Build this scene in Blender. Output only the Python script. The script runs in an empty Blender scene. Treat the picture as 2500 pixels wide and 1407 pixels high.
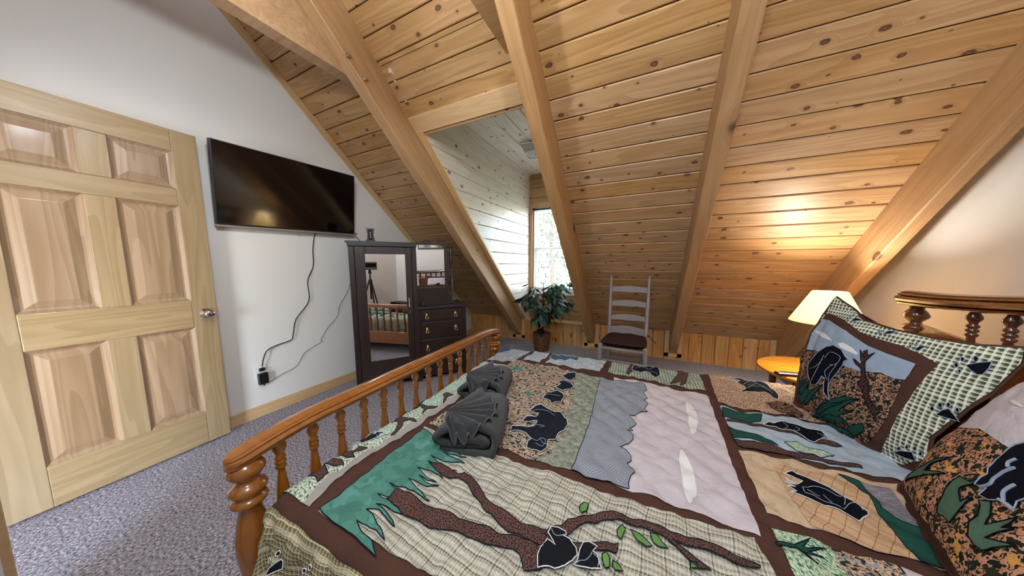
import bpy, bmesh, math, random
import numpy as np
from mathutils import Vector, Matrix
from mathutils.geometry import delaunay_2d_cdt
random.seed(7)
scene = bpy.context.scene
COL = scene.collection
PI = math.pi

# ---------------------------------------------------------------- camera
cam_d = bpy.data.cameras.new('camera')
cam = bpy.data.objects.new('camera', cam_d)
COL.objects.link(cam)
cam_d.sensor_width = 36.0
cam_d.lens = 665.76 / 2500.0 * 36.0
cam_d.shift_y = 0.0058
cam_d.clip_start = 0.02
_R = Matrix(((0.8964, -0.0452, 0.4408), (0.4431, 0.0983, -0.8910), (-0.0031, 0.9941, 0.1081)))
cam.matrix_world = Matrix.Translation((0, 0, 1.2)) @ _R.to_4x4()
scene.camera = cam

# ---------------------------------------------------------------- world, lights, exposure
world = bpy.data.worlds.new('world'); scene.world = world
world.use_nodes = True
_wn = world.node_tree
_bg = _wn.nodes['Background']
_sky = _wn.nodes.new('ShaderNodeTexSky')
_sky.sky_type = 'NISHITA'; _sky.sun_elevation = math.radians(50); _sky.sun_rotation = math.radians(120)
_sky.sun_disc = False
_mix = _wn.nodes.new('ShaderNodeMix'); _mix.data_type = 'RGBA'
_mix.inputs[0].default_value = 0.65
_wn.links.new(_sky.outputs[0], _mix.inputs[6]); _mix.inputs[7].default_value = (0.80, 0.90, 1.0, 1)
_wn.links.new(_mix.outputs[2], _bg.inputs[0])
_bg.inputs[1].default_value = WORLD_STRENGTH = 10.0
scene.view_settings.view_transform = 'Standard'
scene.view_settings.look = 'None'
scene.view_settings.gamma = 1.0
scene.view_settings.exposure = 0.16

def lamp(name, loc, power, color, radius):
    d = bpy.data.lights.new(name, 'POINT'); d.energy = power; d.color = color; d.shadow_soft_size = radius
    o = bpy.data.objects.new(name, d); COL.objects.link(o); o.location = loc
    return o
FAN = (-1.10, 0.48, 2.20)
lamp('pendant_bulb_light', FAN, 30, (0.85, 0.935, 1.0), 0.05)
lamp('room_fill_light', (0.15, -0.22, 2.60), 66, (0.85, 0.935, 1.0), 0.10)  # added fill light without a fixture, brightens quilt and room
LAMP = (1.08, 2.52, 0.935)
lamp('table_lamp_light', LAMP, 33, (1.0, 0.91, 0.77), 0.035)

# ---------------------------------------------------------------- helpers
def newmesh(name, verts, faces, mat=None, smooth=False, uvs=None):
    me = bpy.data.meshes.new(name)
    me.from_pydata([tuple(v) for v in verts], [], [tuple(f) for f in faces])
    if uvs is not None:
        uv = me.uv_layers.new(name='UVMap')
        idx = np.zeros(len(me.loops), dtype=np.int32); me.loops.foreach_get('vertex_index', idx)
        uv.data.foreach_set('uv', np.asarray(uvs, dtype=np.float32)[idx].ravel())
    if smooth:
        me.polygons.foreach_set('use_smooth', [True] * len(me.polygons))
    me.update()
    if mat: me.materials.append(mat)
    return me

def put(name, me, parent=None, mw=None, label=None, cat=None, group=None, kind=None):
    o = bpy.data.objects.new(name, me); COL.objects.link(o)
    if parent: o.parent = parent
    if mw is not None: o.matrix_basis = mw
    if label: o['label'] = label
    if cat: o['category'] = cat
    if group: o['group'] = group
    if kind: o['kind'] = kind
    return o

def thing(name, label, cat, mw=None, group=None):
    return put(name, None, None, mw, label, cat, group)

def T(x=0, y=0, z=0, rz=0, rx=0, ry=0):
    return Matrix.Translation((x, y, z)) @ Matrix.Rotation(rz, 4, 'Z') @ Matrix.Rotation(ry, 4, 'Y') @ Matrix.Rotation(rx, 4, 'X')

class G:
    """collects shapes into one mesh"""
    def __init__(s): s.v = []; s.f = []
    def add(s, v, f):
        n = len(s.v); s.v += [tuple(p) for p in v]; s.f += [tuple(i + n for i in q) for q in f]; return s
    def box(s, x0, x1, y0, y1, z0, z1, c=0.0):
        if c <= 0:
            v = [(x0,y0,z0),(x1,y0,z0),(x1,y1,z0),(x0,y1,z0),(x0,y0,z1),(x1,y0,z1),(x1,y1,z1),(x0,y1,z1)]
            return s.add(v, [(0,3,2,1),(4,5,6,7),(0,1,5,4),(1,2,6,5),(2,3,7,6),(3,0,4,7)])
        b = bmesh.new(); bmesh.ops.create_cube(b, size=1)
        for p in b.verts: p.co = Vector((x0 + (p.co.x + .5) * (x1 - x0), y0 + (p.co.y + .5) * (y1 - y0), z0 + (p.co.z + .5) * (z1 - z0)))
        bmesh.ops.bevel(b, geom=b.edges[:], offset=c, segments=2, affect='EDGES', profile=.5)
        b.verts.index_update(); s.add([p.co[:] for p in b.verts], [[q.index for q in f.verts] for f in b.faces]); b.free(); return s
    def lathe(s, prof, n=20, cx=0, cy=0, cap=True):
        """prof: list of (r, z) bottom to top"""
        v = []; f = []
        for r, z in prof:
            for k in range(n):
                a = 2 * PI * k / n; v.append((cx + r * math.cos(a), cy + r * math.sin(a), z))
        for i in range(len(prof) - 1):
            for k in range(n):
                k2 = (k + 1) % n; f.append((i*n+k, i*n+k2, (i+1)*n+k2, (i+1)*n+k))
        if cap:
            f.append(tuple(range(n))[::-1]); f.append(tuple((len(prof)-1)*n + k for k in range(n)))
        return s.add(v, f)
    def tube(s, pts, r, n=8, cap=True):
        P = [Vector(p) for p in pts]; v = []; f = []
        rr = r if hasattr(r, '__len__') else [r] * len(P)
        up = None
        for i, p in enumerate(P):
            t = (P[min(i+1, len(P)-1)] - P[max(i-1, 0)]).normalized()
            if up is None: up = Vector((0, 0, 1)) if abs(t.z) < .9 else Vector((1, 0, 0))
            a = t.cross(up).normalized(); b = a.cross(t).normalized(); up = b
            for k in range(n):
                q = 2 * PI * k / n; v.append(tuple(p + (a * math.cos(q) + b * math.sin(q)) * rr[i]))
        for i in range(len(P) - 1):
            for k in range(n):
                k2 = (k+1) % n; f.append((i*n+k, i*n+k2, (i+1)*n+k2, (i+1)*n+k))
        if cap: f.append(tuple(range(n))[::-1]); f.append(tuple((len(P)-1)*n + k for k in range(n)))
        return s.add(v, f)
    def prism(s, poly, h0, h1, axis='z'):
        """poly in the plane, extruded from h0 to h1 along axis"""
        n = len(poly)
        def c(p, h):
            return (p[0], p[1], h) if axis == 'z' else ((p[0], h, p[1]) if axis == 'y' else (h, p[0], p[1]))
        v = [c(p, h0) for p in poly] + [c(p, h1) for p in poly]
        f = [tuple(range(n))[::-1], tuple(range(n, 2*n))] + [(k, (k+1) % n, (k+1) % n + n, k + n) for k in range(n)]
        return s.add(v, f)
    def sphere(s, c, r, sx=1, sy=1, sz=1, n=12, m=8):
        v = []; f = []
        for i in range(m + 1):
            a = PI * i / m
            for k in range(n):
                b = 2 * PI * k / n
                v.append((c[0] + r*sx*math.sin(a)*math.cos(b), c[1] + r*sy*math.sin(a)*math.sin(b), c[2] + r*sz*math.cos(a)))
        for i in range(m):
            for k in range(n): f.append((i*n+k, (i+1)*n+k, (i+1)*n+(k+1) % n, i*n+(k+1) % n))
        return s.add(v, f)
    def xf(s, M):
        s.v = [tuple(M @ Vector(p)) for p in s.v]; return s
    def mesh(s, name, mat, smooth=False):
        me = newmesh(name, s.v, s.f, mat, smooth)
        b = bmesh.new(); b.from_mesh(me); bmesh.ops.recalc_face_normals(b, faces=b.faces[:]); b.to_mesh(me); b.free()
        return me
    def put(s, name, mat, parent=None, mw=None, smooth=False, auto=False, **k):
        me = s.mesh(name, mat, smooth or auto)
        if auto: sharpen(me)
        return put(name, me, parent, mw, **k)

def sharpen(me, deg=38):
    b = bmesh.new(); b.from_mesh(me)
    for e in b.edges:
        if len(e.link_faces) == 2 and e.calc_face_angle(0) > math.radians(deg): e.smooth = False
    b.to_mesh(me); b.free()

# ---------------------------------------------------------------- materials
class Mat:
    def __init__(s, name):
        s.m = bpy.data.materials.new(name); s.m.use_nodes = True; s.t = s.m.node_tree
        s.b = s.t.nodes['Principled BSDF']; s.out = s.t.nodes['Material Output']
    def n(s, typ, ins=None, **props):
        nd = s.t.nodes.new('ShaderNode' + typ)
        for k, v in props.items(): setattr(nd, k, v)
        for k, v in (ins or {}).items():
            i = nd.inputs[k]
            if isinstance(v, bpy.types.NodeSocket): s.t.links.new(v, i)
            else: i.default_value = v
        return nd
    def math(s, op, a, b=0.0, c=None):
        d = {0: a, 1: b}
        if c is not None: d[2] = c
        return s.n('Math', d, operation=op).outputs[0]
    def vmath(s, op, a, b=(0, 0, 0)): return s.n('VectorMath', {0: a, 1: b}, operation=op).outputs[0]
    def mix(s, fac, a, b, blend='MIX'):
        nd = s.n('Mix', None, data_type='RGBA', blend_type=blend)
        for i, v in ((0, fac), (6, a), (7, b)):
            if isinstance(v, bpy.types.NodeSocket): s.t.links.new(v, nd.inputs[i])
            else: nd.inputs[i].default_value = v if i == 0 else rgb(v)
        return nd.outputs[2]
    def ramp(s, fac, stops, interp='LINEAR'):
        nd = s.n('ValToRGB', {0: fac}); cr = nd.color_ramp; cr.interpolation = interp
        while len(cr.elements) < len(stops): cr.elements.new(.5)
        for e, (p, c) in zip(cr.elements, stops): e.position = p; e.color = rgb(c)
        return nd.outputs[0]
    def set(s, **k):
        for a, v in k.items():
            i = s.b.inputs[a.replace('_', ' ')]
            if isinstance(v, bpy.types.NodeSocket): s.t.links.new(v, i)
            else: i.default_value = rgb(v) if i.type == 'RGBA' else v
        return s
    def bump(s, h, strength=.3, dist=.002):
        nd = s.n('Bump', {'Height': h, 'Strength': strength, 'Distance': dist}); s.t.links.new(nd.outputs[0], s.b.inputs['Normal']); return s

def lin(c): return c / 12.92 if c <= .04045 else ((c + .055) / 1.055) ** 2.4
def rgb(c):
    if isinstance(c, str):
        return tuple(lin(int(c[i:i+2], 16) / 255) for i in (0, 2, 4)) + (1,)
    return tuple(c) if len(c) == 4 else tuple(c) + (1,)

def plain(name, col, rough=.5, metal=0, **k):
    return Mat(name).set(Base_Color=col, Roughness=rough, Metallic=metal, **k).m

def wood(name, light, mid, dark, rough=.45, knot='4a2a18', knots=6.0, knot_r=.016, vary=.10, flat=True, coat=0.0, grain=1.0, axis='x'):
    """pine with grain along local x (or axis); knots of random size; every object takes its own stretch of wood"""
    M = Mat(name)
    tc = M.n('TexCoord').outputs['Object']
    if axis == 'z':
        sp = M.n('SeparateXYZ', {0: tc}); tc = M.n('CombineXYZ', {0: sp.outputs[2], 1: sp.outputs[0], 2: sp.outputs[1]}).outputs[0]
    rnd = M.n('ObjectInfo').outputs['Random']
    off = M.n('CombineXYZ', {0: M.math('MULTIPLY', rnd, 61.0), 1: M.math('MULTIPLY', rnd, 17.0), 2: M.math('MULTIPLY', rnd, 5.0)}).outputs[0]
    p = M.vmath('ADD', tc, off)
    # knots
    if knots:
        sp = M.n('SeparateXYZ', {0: p})
        pk = M.n('CombineXYZ', {0: M.math('MULTIPLY', sp.outputs[0], .62), 1: sp.outputs[1], 2: (sp.outputs[2] if not flat else 0.0)}).outputs[0]
        wob = M.n('TexNoise', {'Vector': p, 'Scale': 30.0, 'Detail': 2.0})
        pk = M.vmath('ADD', pk, M.n('VectorMath', {0: wob.outputs[1], 'Scale': .012}, operation='SCALE').outputs[0])
        vo = M.n('TexVoronoi', {'Vector': pk, 'Scale': knots}, voronoi_dimensions='3D' if not flat else '2D')
        d = M.math('DIVIDE', vo.outputs['Distance'], knots)
        cr = M.n('SeparateColor', {0: vo.outputs['Color']}).outputs[0]
        r = M.math('MULTIPLY', M.math('MAXIMUM', M.math('SUBTRACT', cr, .27), 0.0), knot_r * 1.7)
        kd = M.math('DIVIDE', d, M.math('ADD', r, .0004))
        kmask = M.n('MapRange', {0: kd, 1: .75, 2: 1.15, 3: 1.0, 4: 0.0}).outputs[0]
        halo = M.n('MapRange', {0: kd, 1: .9, 2: 3.0, 3: 1.0, 4: 0.0}, interpolation_type='SMOOTHSTEP').outputs[0]
        core = M.n('MapRange', {0: kd, 1: .2, 2: .8, 3: .55, 4: 0.0}).outputs[0]
    # grain
    g1 = M.n('TexNoise', {'Vector': M.vmath('MULTIPLY', p, (1.6, 26, 26)), 'Scale': 1.0, 'Detail': 5.0, 'Roughness': .6}).outputs[0]
    pw = M.vmath('MULTIPLY', p, (.55, 7.0, 7.0))
    if knots: pw = M.vmath('ADD', pw, M.n('CombineXYZ', {1: M.math('MULTIPLY', halo, .35)}).outputs[0])
    w = M.n('TexNoise', {'Vector': pw, 'Scale': 1.0, 'Detail': 1.5}).outputs[0]
    ring = M.math('FRACT', M.math('MULTIPLY', w, 13.0))
    ring = M.n('MapRange', {0: ring, 1: .0, 2: 1.0, 3: 0.0, 4: 1.0}, interpolation_type='SMOOTHERSTEP').outputs[0]
    g = M.math('ADD', M.math('MULTIPLY', g1, .75), M.math('MULTIPLY', ring, .32 * grain))
    col = M.ramp(g, [(.25, light), (.55, mid), (.95, dark)])
    big = M.n('TexNoise', {'Vector': M.vmath('MULTIPLY', p, (.8, 2.5, 2.5)), 'Scale': 1.0, 'Detail': 1.0}).outputs[0]
    col = M.mix(M.math('MULTIPLY', big, .35), col, mid)
    val = M.math('ADD', 1.0 - vary / 2, M.math('MULTIPLY', M.math('FRACT', M.math('MULTIPLY', rnd, 7.31)), vary))
    hs = M.n('HueSaturation', {'Hue': .5, 'Saturation': M.math('ADD', .92, M.math('MULTIPLY', M.math('FRACT', M.math('MULTIPLY', rnd, 13.7)), .16)), 'Value': val, 'Color': col})
    col = hs.outputs[0]
    if knots:
        col = M.mix(M.math('MULTIPLY', halo, .28), col, dark)
        col = M.mix(kmask, col, knot)
        col = M.mix(M.math('MULTIPLY', core, kmask), col, dark)
    M.set(Base_Color=col, Roughness=rough)
    if coat: M.set(Coat_Weight=coat, Coat_Roughness=.12)
    M.bump(g1, .12, .002)
    return M.m

PINE = wood('knotty_pine', 'c5a075', 'b18a5e', '906842', .42, knots=9.0, knot_r=.0105, vary=.13, grain=.8)
PINE_V = wood('knotty_pine_wainscot', 'd0a06a', 'be8c56', '9c6c3a', .42, knots=7.0, vary=.16, axis='z')
PINE_LIT = wood('window_lit_pine_boards', 'ece2d6', 'e2d4c2', 'c8b49c', .42, vary=.08, knots=8.5, knot_r=.011, knot='5c4438', grain=.7)  # pine paled in its base colour to imitate window light in the dormer
TIMBER = wood('sawn_timber', 'bd966c', 'a57f56', '84613c', .6, vary=.06, knots=3.6, knot_r=.026, flat=False, grain=.35)
TRIM = wood('pine_trim', 'd8b484', 'caa270', 'ad8452', .4, vary=.05, knots=2.0, knot_r=.012, flat=False, grain=.5)
DOORW = wood('clear_pine_door', 'ab9576', '9b8463', '7f694a', .38, knots=0, vary=.10, coat=.1, grain=.7)
DOORP = wood('clear_pine_panel', 'a58c74', '967c62', '7c634a', .42, knots=0, vary=.08, coat=.05, grain=.9)
OAK = wood('honey_oak', 'a86a30', '945824', '6b3c14', .22, knots=0, vary=.03, coat=.7, flat=False, grain=.3)
OAKZ = wood('honey_oak_turned', 'a26428', '8c521c', '643610', .22, knots=0, vary=.03, coat=.7, flat=False, axis='z', grain=.3)
HEADW = wood('dark_cherry', '6b3518', '552711', '371608', .22, knots=0, vary=.03, coat=.7, flat=False, grain=.3)
HEADZ = wood('dark_cherry_turned', '70401f', '5c3016', '3c1d0b', .22, knots=0, vary=.03, coat=.7, flat=False, axis='z', grain=.3)
EBONY = wood('dark_stained_oak', '352723', '2a1e1b', '1a1211', .38, knots=0, vary=.05, coat=.15, flat=False, axis='z', grain=.5)
EBONYH = wood('dark_stained_oak_top', '363036', '2c272c', '1e1a1d', .3, knots=0, vary=.03, coat=.2, flat=False, grain=.5)
TABLEW = wood('honey_tabletop', 'cc8a42', 'bb7832', '99591f', .25, knots=4.0, knot_r=.012, vary=.03, coat=.5)
GROOVE = plain('groove_shadow_wood', '2e1c0e', .9)

def paint(name, col, rough=.85):
    M = Mat(name); tc = M.n('TexCoord').outputs['Object']
    n = M.n('TexNoise', {'Vector': tc, 'Scale': 260.0, 'Detail': 2.0}).outputs[0]
    return M.set(Base_Color=col, Roughness=rough).bump(n, .15, .001).m
WHITE = paint('white_wall_paint', 'e0ddda')

def carpet():
    M = Mat('speckled_carpet'); tc = M.n('TexCoord').outputs['Object']
    n1 = M.n('TexNoise', {'Vector': tc, 'Scale': 95.0, 'Detail': 3.0, 'Roughness': .7}).outputs[0]
    n2 = M.n('TexNoise', {'Vector': tc, 'Scale': 150.0, 'Detail': 2.0}).outputs[0]
    n3 = M.n('TexNoise', {'Vector': tc, 'Scale': 7.0, 'Detail': 2.0}).outputs[0]
    c = M.ramp(n1, [(.37, '3c3a44'), (.43, '7a7782'), (.52, 'a09da8'), (.62, 'd0ccd6')])
    c = M.mix(M.n('MapRange', {0: n2, 1: .55, 2: .68, 3: 0., 4: .6}).outputs[0], c, 'a8988e')
    c = M.mix(M.n('MapRange', {0: n3, 1: .35, 2: .7, 3: 0., 4: .25}).outputs[0], c, '83808c')
    return M.set(Base_Color=c, Roughness=.95).bump(n1, .9, .012).m
CARPET = carpet()
BRASS = plain('polished_brass', 'd9c08a', .22, 1)
NICKEL = plain('satin_nickel', 'c9c4bd', .15, 1)
CHROME = plain('zinc_bolt', 'b8b4ac', .3, 1)
BLACKP = plain('black_plastic', '121214', .4)
SILVERP = plain('silver_plastic', 'a8a29c', .35, .6)
WHITEP = plain('white_plastic', 'e6e4e0', .4)
MIRROR = plain('mirror_glass', 'eeeeee', .0, 1)
SCREEN = Mat('tv_screen_glass').set(Base_Color='040405', Roughness=.09, Specular_IOR_Level=.75).m
VINYL = plain('white_window_vinyl', 'f2f2f2', .35)

def glass(name, tint='ffffff', rough=0.0, fac=.08):
    M = Mat(name); t = M.n('BsdfTransparent', {0: rgb(tint)}); g = M.n('BsdfGlossy', {'Roughness': rough})
    mx = M.n('MixShader', {0: fac, 1: t.outputs[0], 2: g.outputs[0]})
    M.t.links.new(mx.outputs[0], M.out.inputs[0]); return M.m
PANE = glass('window_pane_glass')

# fabrics: patterns live in UV metres of the cloth
def cloth(name, fn, rough=.9, wave=True):
    M = Mat(name); uv = M.n('UVMap').outputs[0]
    col = fn(M, uv)
    th = M.n('TexNoise', {'Vector': uv, 'Scale': 420.0, 'Detail': 2.0}).outputs[0]
    fold = M.n('TexNoise', {'Vector': uv, 'Scale': 38.0, 'Detail': 4.0, 'Roughness': .65}).outputs[0]
    h = M.math('ADD', M.math('MULTIPLY', th, .12), M.math('MULTIPLY', fold, 1.0 if wave else .3))
    mott = M.n('TexNoise', {'Vector': uv, 'Scale': 14.0, 'Detail': 3.0}).outputs[0]
    col = M.n('HueSaturation', {'Value': M.n('MapRange', {0: mott, 1: .3, 2: .7, 3: 1.02, 4: 1.24}).outputs[0], 'Color': col}).outputs[0]
    M.set(Base_Color=col, Roughness=rough); M.b.inputs['Specular IOR Level'].default_value = .15
    M.bump(h, .8, .007); return M.m
def solid(c): return lambda M, uv: M.mix(0.0, c, c)
def print_(stops, scale, stretch=(1, 1, 1), rot=0.0, detail=2.0):
    def f(M, uv):
        v = M.n('VectorRotate', {'Vector': uv, 'Angle': rot}, rotation_type='Z_AXIS').outputs[0]
        v = M.vmath('MULTIPLY', v, stretch)
        n = M.n('TexNoise', {'Vector': v, 'Scale': scale, 'Detail': detail, 'Roughness': .55}).outputs[0]
        return M.ramp(n, stops, 'CONSTANT')
    return f
def two_print(base, spots, scale):
    def f(M, uv):
        c = base(M, uv)
        for i, (col, lo, sc) in enumerate(spots):
            n = M.n('TexNoise', {'Vector': M.vmath('ADD', uv, (3.1 * i + 1, 7.7 * i, 0)), 'Scale': sc, 'Detail': 2.0}).outputs[0]
            c = M.mix(M.math('GREATER_THAN', n, lo), c, col)
        return c
    return f
def plaid(base, bands, rot=0.0, jitter=.15):
    """bands: (axis, period, width, phase, colour, opacity)"""
    def f(M, uv):
        wob = M.n('TexNoise', {'Vector': uv, 'Scale': 9.0, 'Detail': 2.0}).outputs[1]
        v = M.vmath('ADD', uv, M.n('VectorMath', {0: wob, 'Scale': .006 * jitter / .15}, operation='SCALE').outputs[0])
        v = M.n('VectorRotate', {'Vector': v, 'Angle': rot}, rotation_type='Z_AXIS').outputs[0]
        sp = M.n('SeparateXYZ', {0: v}); c = M.mix(0.0, base, base)
        for ax, per, wd, ph, colr, op in bands:
            fr = M.math('FRACT', M.math('ADD', M.math('DIVIDE', sp.outputs[ax], per), ph + 100.0))
            m = M.math('MULTIPLY', M.math('LESS_THAN', fr, wd), op)
            c = M.mix(m, c, colr)
        return c
    return f
CL = {}
def C(k, fn, **a): CL[k] = cloth('cloth_' + k, fn, **a)
C('brown', solid('4b332c'))
C('beige', solid('9a9692'))
C('lilac', solid('c0bac4'))
C('sky_blue', solid('93a6be'))
C('pale_sky', solid('a3b4c6'))
C('pale_grey', print_([(0, '96a0aa'), (.5, 'b0b8be'), (.62, '8c98a6')], 60))
C('pale_blue', print_([(0, '9aa6b2'), (.48, 'b4bdc4'), (.6, 'a0aebb')], 70))
C('blue_leaf', print_([(0, '6f7f90'), (.44, 'a9adb4'), (.52, '8f8b90'), (.6, 'b9bcc0')], 60, (1, 1.6, 1)))
C('teal', two_print(solid('4e8277'), [('46756a', .52, 18), ('578c86', .6, 14)], 20))
C('forest', solid('1e4a41'))
C('sage', solid('4d6a5a'))
C('leaf', solid('5f8a4c'))
C('bark', print_([(0, '2e2020'), (.5, '6a4e48'), (.75, '54403c')], 260))
C('bark_dark', print_([(0, '241818'), (.5, '4a3431')], 200))
C('black', solid('15171e'), wave=False)
C('navy_black', solid('181d28'))
C('night', solid('070916'), wave=False)
C('navy', solid('141a26'), wave=False)
C('steel_blue', solid('3d5468'))
C('white', solid('dcdfe2'), wave=False)
C('ice', solid('8f9fb6'), wave=False)
C('green_leaf', print_([(0, '48584e'), (.40, '889a8a'), (.47, 'b4c0b0'), (.55, 'd0d6c6'), (.66, '66786a')], 95, (1, 1.7, 1), .5))
C('pale_leaf', print_([(0, '6f8c80'), (.42, 'a2bcae'), (.55, 'c2d0be'), (.66, '829e90')], 110, (1, 1.5, 1), 1.0))
C('teal_leaf', print_([(0, '2c5c48'), (.42, '6f9c84'), (.48, 'c2ccb4'), (.6, '4f8468')], 85, (1, 2.2, 1), .9))
C('orange_leaf', two_print(print_([(0, '23302c'), (.43, '6f6e68'), (.48, 'c2a48a'), (.565, '353c3a'), (.62, 'a89886')], 56), [('c08a4a', .65, 52), ('8d8f96', .59, 60), ('2c3634', .66, 45)], 85))
C('orange_dark', two_print(print_([(0, '1e2422'), (.47, 'a47c66'), (.565, '2a2e28'), (.65, '9c745e')], 62), [('3a3a26', .66, 45)], 75))
C('orange_pink', two_print(print_([(0, '20241e'), (.46, 'bc8a70'), (.56, '26281f'), (.62, 'b48060')], 42, (1.5, 1, 1), .4), [('cf9850', .63, 26), ('2b2f1f', .62, 32)], 60))
C('olive_print', print_([(0, '71766c'), (.45, '868c80'), (.6, '9aa094')], 45))
C('leopard', print_([(0, '3b2e2a'), (.44, 'b39a86'), (.7, 'a38a78')], 150))
C('dark_leaf', print_([(0, '1c1a18'), (.48, '7a6250'), (.6, '2b2c22')], 80))
C('wheat', two_print(solid('c0ac92'), [('b29c82', .6, 40)], 40))
C('net', plaid('bd9f80', [(0, .026, .07, 0, '7d5c40', .8), (1, .026, .07, 0, '7d5c40', .8)], rot=.6, jitter=.5))
C('grey_purple', print_([(0, '6f6e7a'), (.5, '84828c')], 60, (1, 3, 1)))
C('grey_check', plaid('a2a4ac', [(0, .0085, .5, 0, '6f7c8c', .75), (1, .0085, .5, 0, '6f7c8c', .75)], rot=.7, jitter=.15))
C('green_check', plaid('b9c4b8', [(0, .017, .5, 0, '5f6f64', .7), (1, .017, .5, 0, '5f6f64', .7)], jitter=.15))
C('plaid_grey', plaid('b8b8b2', [(1, .017, .45, 0, '868473', .75), (0, .017, .4, 0, '9c9a8a', .4), (1, .034, .10, .3, '3f4038', .8), (0, .0085, .18, 0, 'd2cebc', .6), (0, .051, .05, .1, '3f4038', .6)], rot=.12, jitter=.5))
C('plaid_olive', plaid('8d8462', [(0, .013, .5, 0, '5c5440', .6), (1, .013, .5, 0, '5c5440', .6), (1, .013, .22, .6, 'd6ceb0', .65), (0, .013, .2, .6, 'd6ceb0', .55), (1, .078, .09, .2, 'ddd6be', .6)], jitter=.45))
C('plaid_check', plaid('9ba588', [(0, .014, .50, 0, '34372b', .72), (1, .014, .50, 0, '34372b', .72), (0, .014, .32, .56, 'f0f4e8', .6), (1, .014, .32, .56, 'f0f4e8', .5), (1, .056, .12, .1, 'e4e8d8', .5)], jitter=.3))
# ================================================================ the room
TH = math.radians(42.396); CT, ST = math.cos(TH), math.sin(TH); ZB = 3.897
XL, XR, YK, YN = -2.717, 1.50, 3.88, -0.50
def slope_mw(x, s, off=0.0):            # local x along the wall, y down the slope, z away from the room
    return Matrix(((1, 0, 0, x), (0, CT, ST, s*CT + off*ST), (0, -ST, CT, ZB - s*ST + off*CT), (0, 0, 0, 1)))
def rafter_mw(x, s):                    # local x down the slope, y to the right, z into the room
    return Matrix(((0, 1, 0, x), (CT, 0, -ST, s*CT), (-ST, 0, -CT, ZB - s*ST), (0, 0, 0, 1)))

fl = G().box(-4.2, 2.0, -2.2, YK + .3, -.15, 0).put('floor', CARPET, kind='structure')
# gable walls
def gable(name, x0, x1):
    poly = [(-2.2, 0), (4.15, 0), (4.15, .15), (0, 3.96), (-2.2, 1.95)]
    return G().prism(poly, x0, x1, 'x').put(name, WHITE, kind='structure')
gable('wall_left', XL - .12, XL); gable('wall_right', XR, XR + .12)
nw = G().box(-1.15, XR, YN - .12, YN, 0, 3.9).put('wall_near', WHITE, kind='structure')
ret = G().box(-1.82, -1.15, -.15, -.03, 0, 3.8).box(-1.27, -1.15, YN - .12, -.03, 0, 3.6)\
    .box(XL, -1.82, -.15, -.03, 2.06, 3.8).box(XL, -2.60, -.15, -.03, 0, 2.06).put('wall_doorway', WHITE, kind='structure')
hall = G().box(-4.2, -1.0, -2.3, -2.2, 0, 2.6).box(-4.2, -1.0, -2.3, -.15, 2.5, 2.6).put('wall_hall', WHITE, kind='structure')

# main ceiling: dark deck with one board per course
PITCH, S1 = .1280, 1.675
deck = G()
for (x0, x1, s0, s1) in ((XL, XR, -.02, 2.42), (XL, -1.745, 2.42, 5.30), (-.71, XR, 2.42, 5.30)):
    deck.add([slope_mw(x, s, o) @ Vector((0, 0, 0)) for o in (.016, .08) for (x, s) in ((x0, s0), (x1, s0), (x1, s1), (x0, s1))],
             [(0,1,2,3),(7,6,5,4),(0,4,5,1),(1,5,6,2),(2,6,7,3),(3,7,4,0)])
ceil = deck.put('ceiling', GROOVE, kind='structure')
# far half of the roof, over the camera and behind it
G().add([(XL, 0, ZB + .03), (XR, 0, ZB + .03), (XR, -2.3, ZB - 2.3 * ST / CT), (XL, -2.3, ZB - 2.3 * ST / CT)], [(0, 1, 2, 3)]).put('ceiling_near', TIMBER, kind='structure')
def board_mesh(L, w=PITCH, gap=.0045, c=.006, th=.016, mat=PINE):
    y0, y1 = gap / 2, w - gap / 2
    poly = [(y0, .006), (y0 + c, 0), (y1 - c, 0), (y1, .006), (y1, th), (y0, th)]
    n = 6; v = [(x, p[0], p[1]) for x in (0, L) for p in poly]
    f = [tuple(range(n))[::-1], tuple(range(n, 2*n))] + [(k, (k+1) % n, (k+1) % n + n, k + n) for k in range(n)]
    g = G(); g.add(v, f); return g.mesh('board', mat)
bm_full, bm_l, bm_r = board_mesh(XR - XL), board_mesh(-1.745 - XL), board_mesh(XR + .71)
k0 = -int(S1 / PITCH)
for k in range(k0, 29):
    s = S1 + k * PITCH
    if s > 5.26: break
    if s < 2.40: put('board', bm_full, ceil, slope_mw(XL, s))
    else:
        put('board', bm_l, ceil, slope_mw(XL, s)); put('board', bm_r, ceil, slope_mw(-.71, s))
# rafters with their pockets in the knee wall
RX = [(-1.842, .097), (-.712, .094), (.287, .088), (1.300, .070)]
RAFT = []
rl = ['heavy pine rafter left of the dormer window, bolted to a tie beam', 'heavy pine rafter crossing in front of the dormer window',
      'heavy pine rafter right of the ladder back chair', 'heavy pine rafter beside the right wall above the lit table lamp']
def rough_beam(L, w, d, seed):
    rnd = random.Random(seed); n = 46; v = []; f = []
    for i in range(n + 1):
        x = L * i / n; j = [rnd.uniform(-.0022, .0022) for _ in range(4)]; c = .006
        ring = [(0, 0), (w, 0), (w + j[0], d - c), (w - c, d + j[1]), (c, d + j[2]), (j[3], d - c)]
        v += [(x, a, b) for a, b in ring]
    for i in range(n):
        for q in range(6): f.append((i*6+q, i*6+(q+1) % 6, (i+1)*6+(q+1) % 6, (i+1)*6+q))
    f.append((0,1,2,3,4,5)); f.append(tuple(n*6 + q for q in (5,4,3,2,1,0)))
    return G().add(v, f)
for i, (x, w) in enumerate(RX):
    t = rough_beam(5.31, w, .225, i).put('rafter', TIMBER, None, rafter_mw(x, 0.02), label=rl[i], cat='rafter', group='sloping rafters')
    RAFT.append(t)
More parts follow.
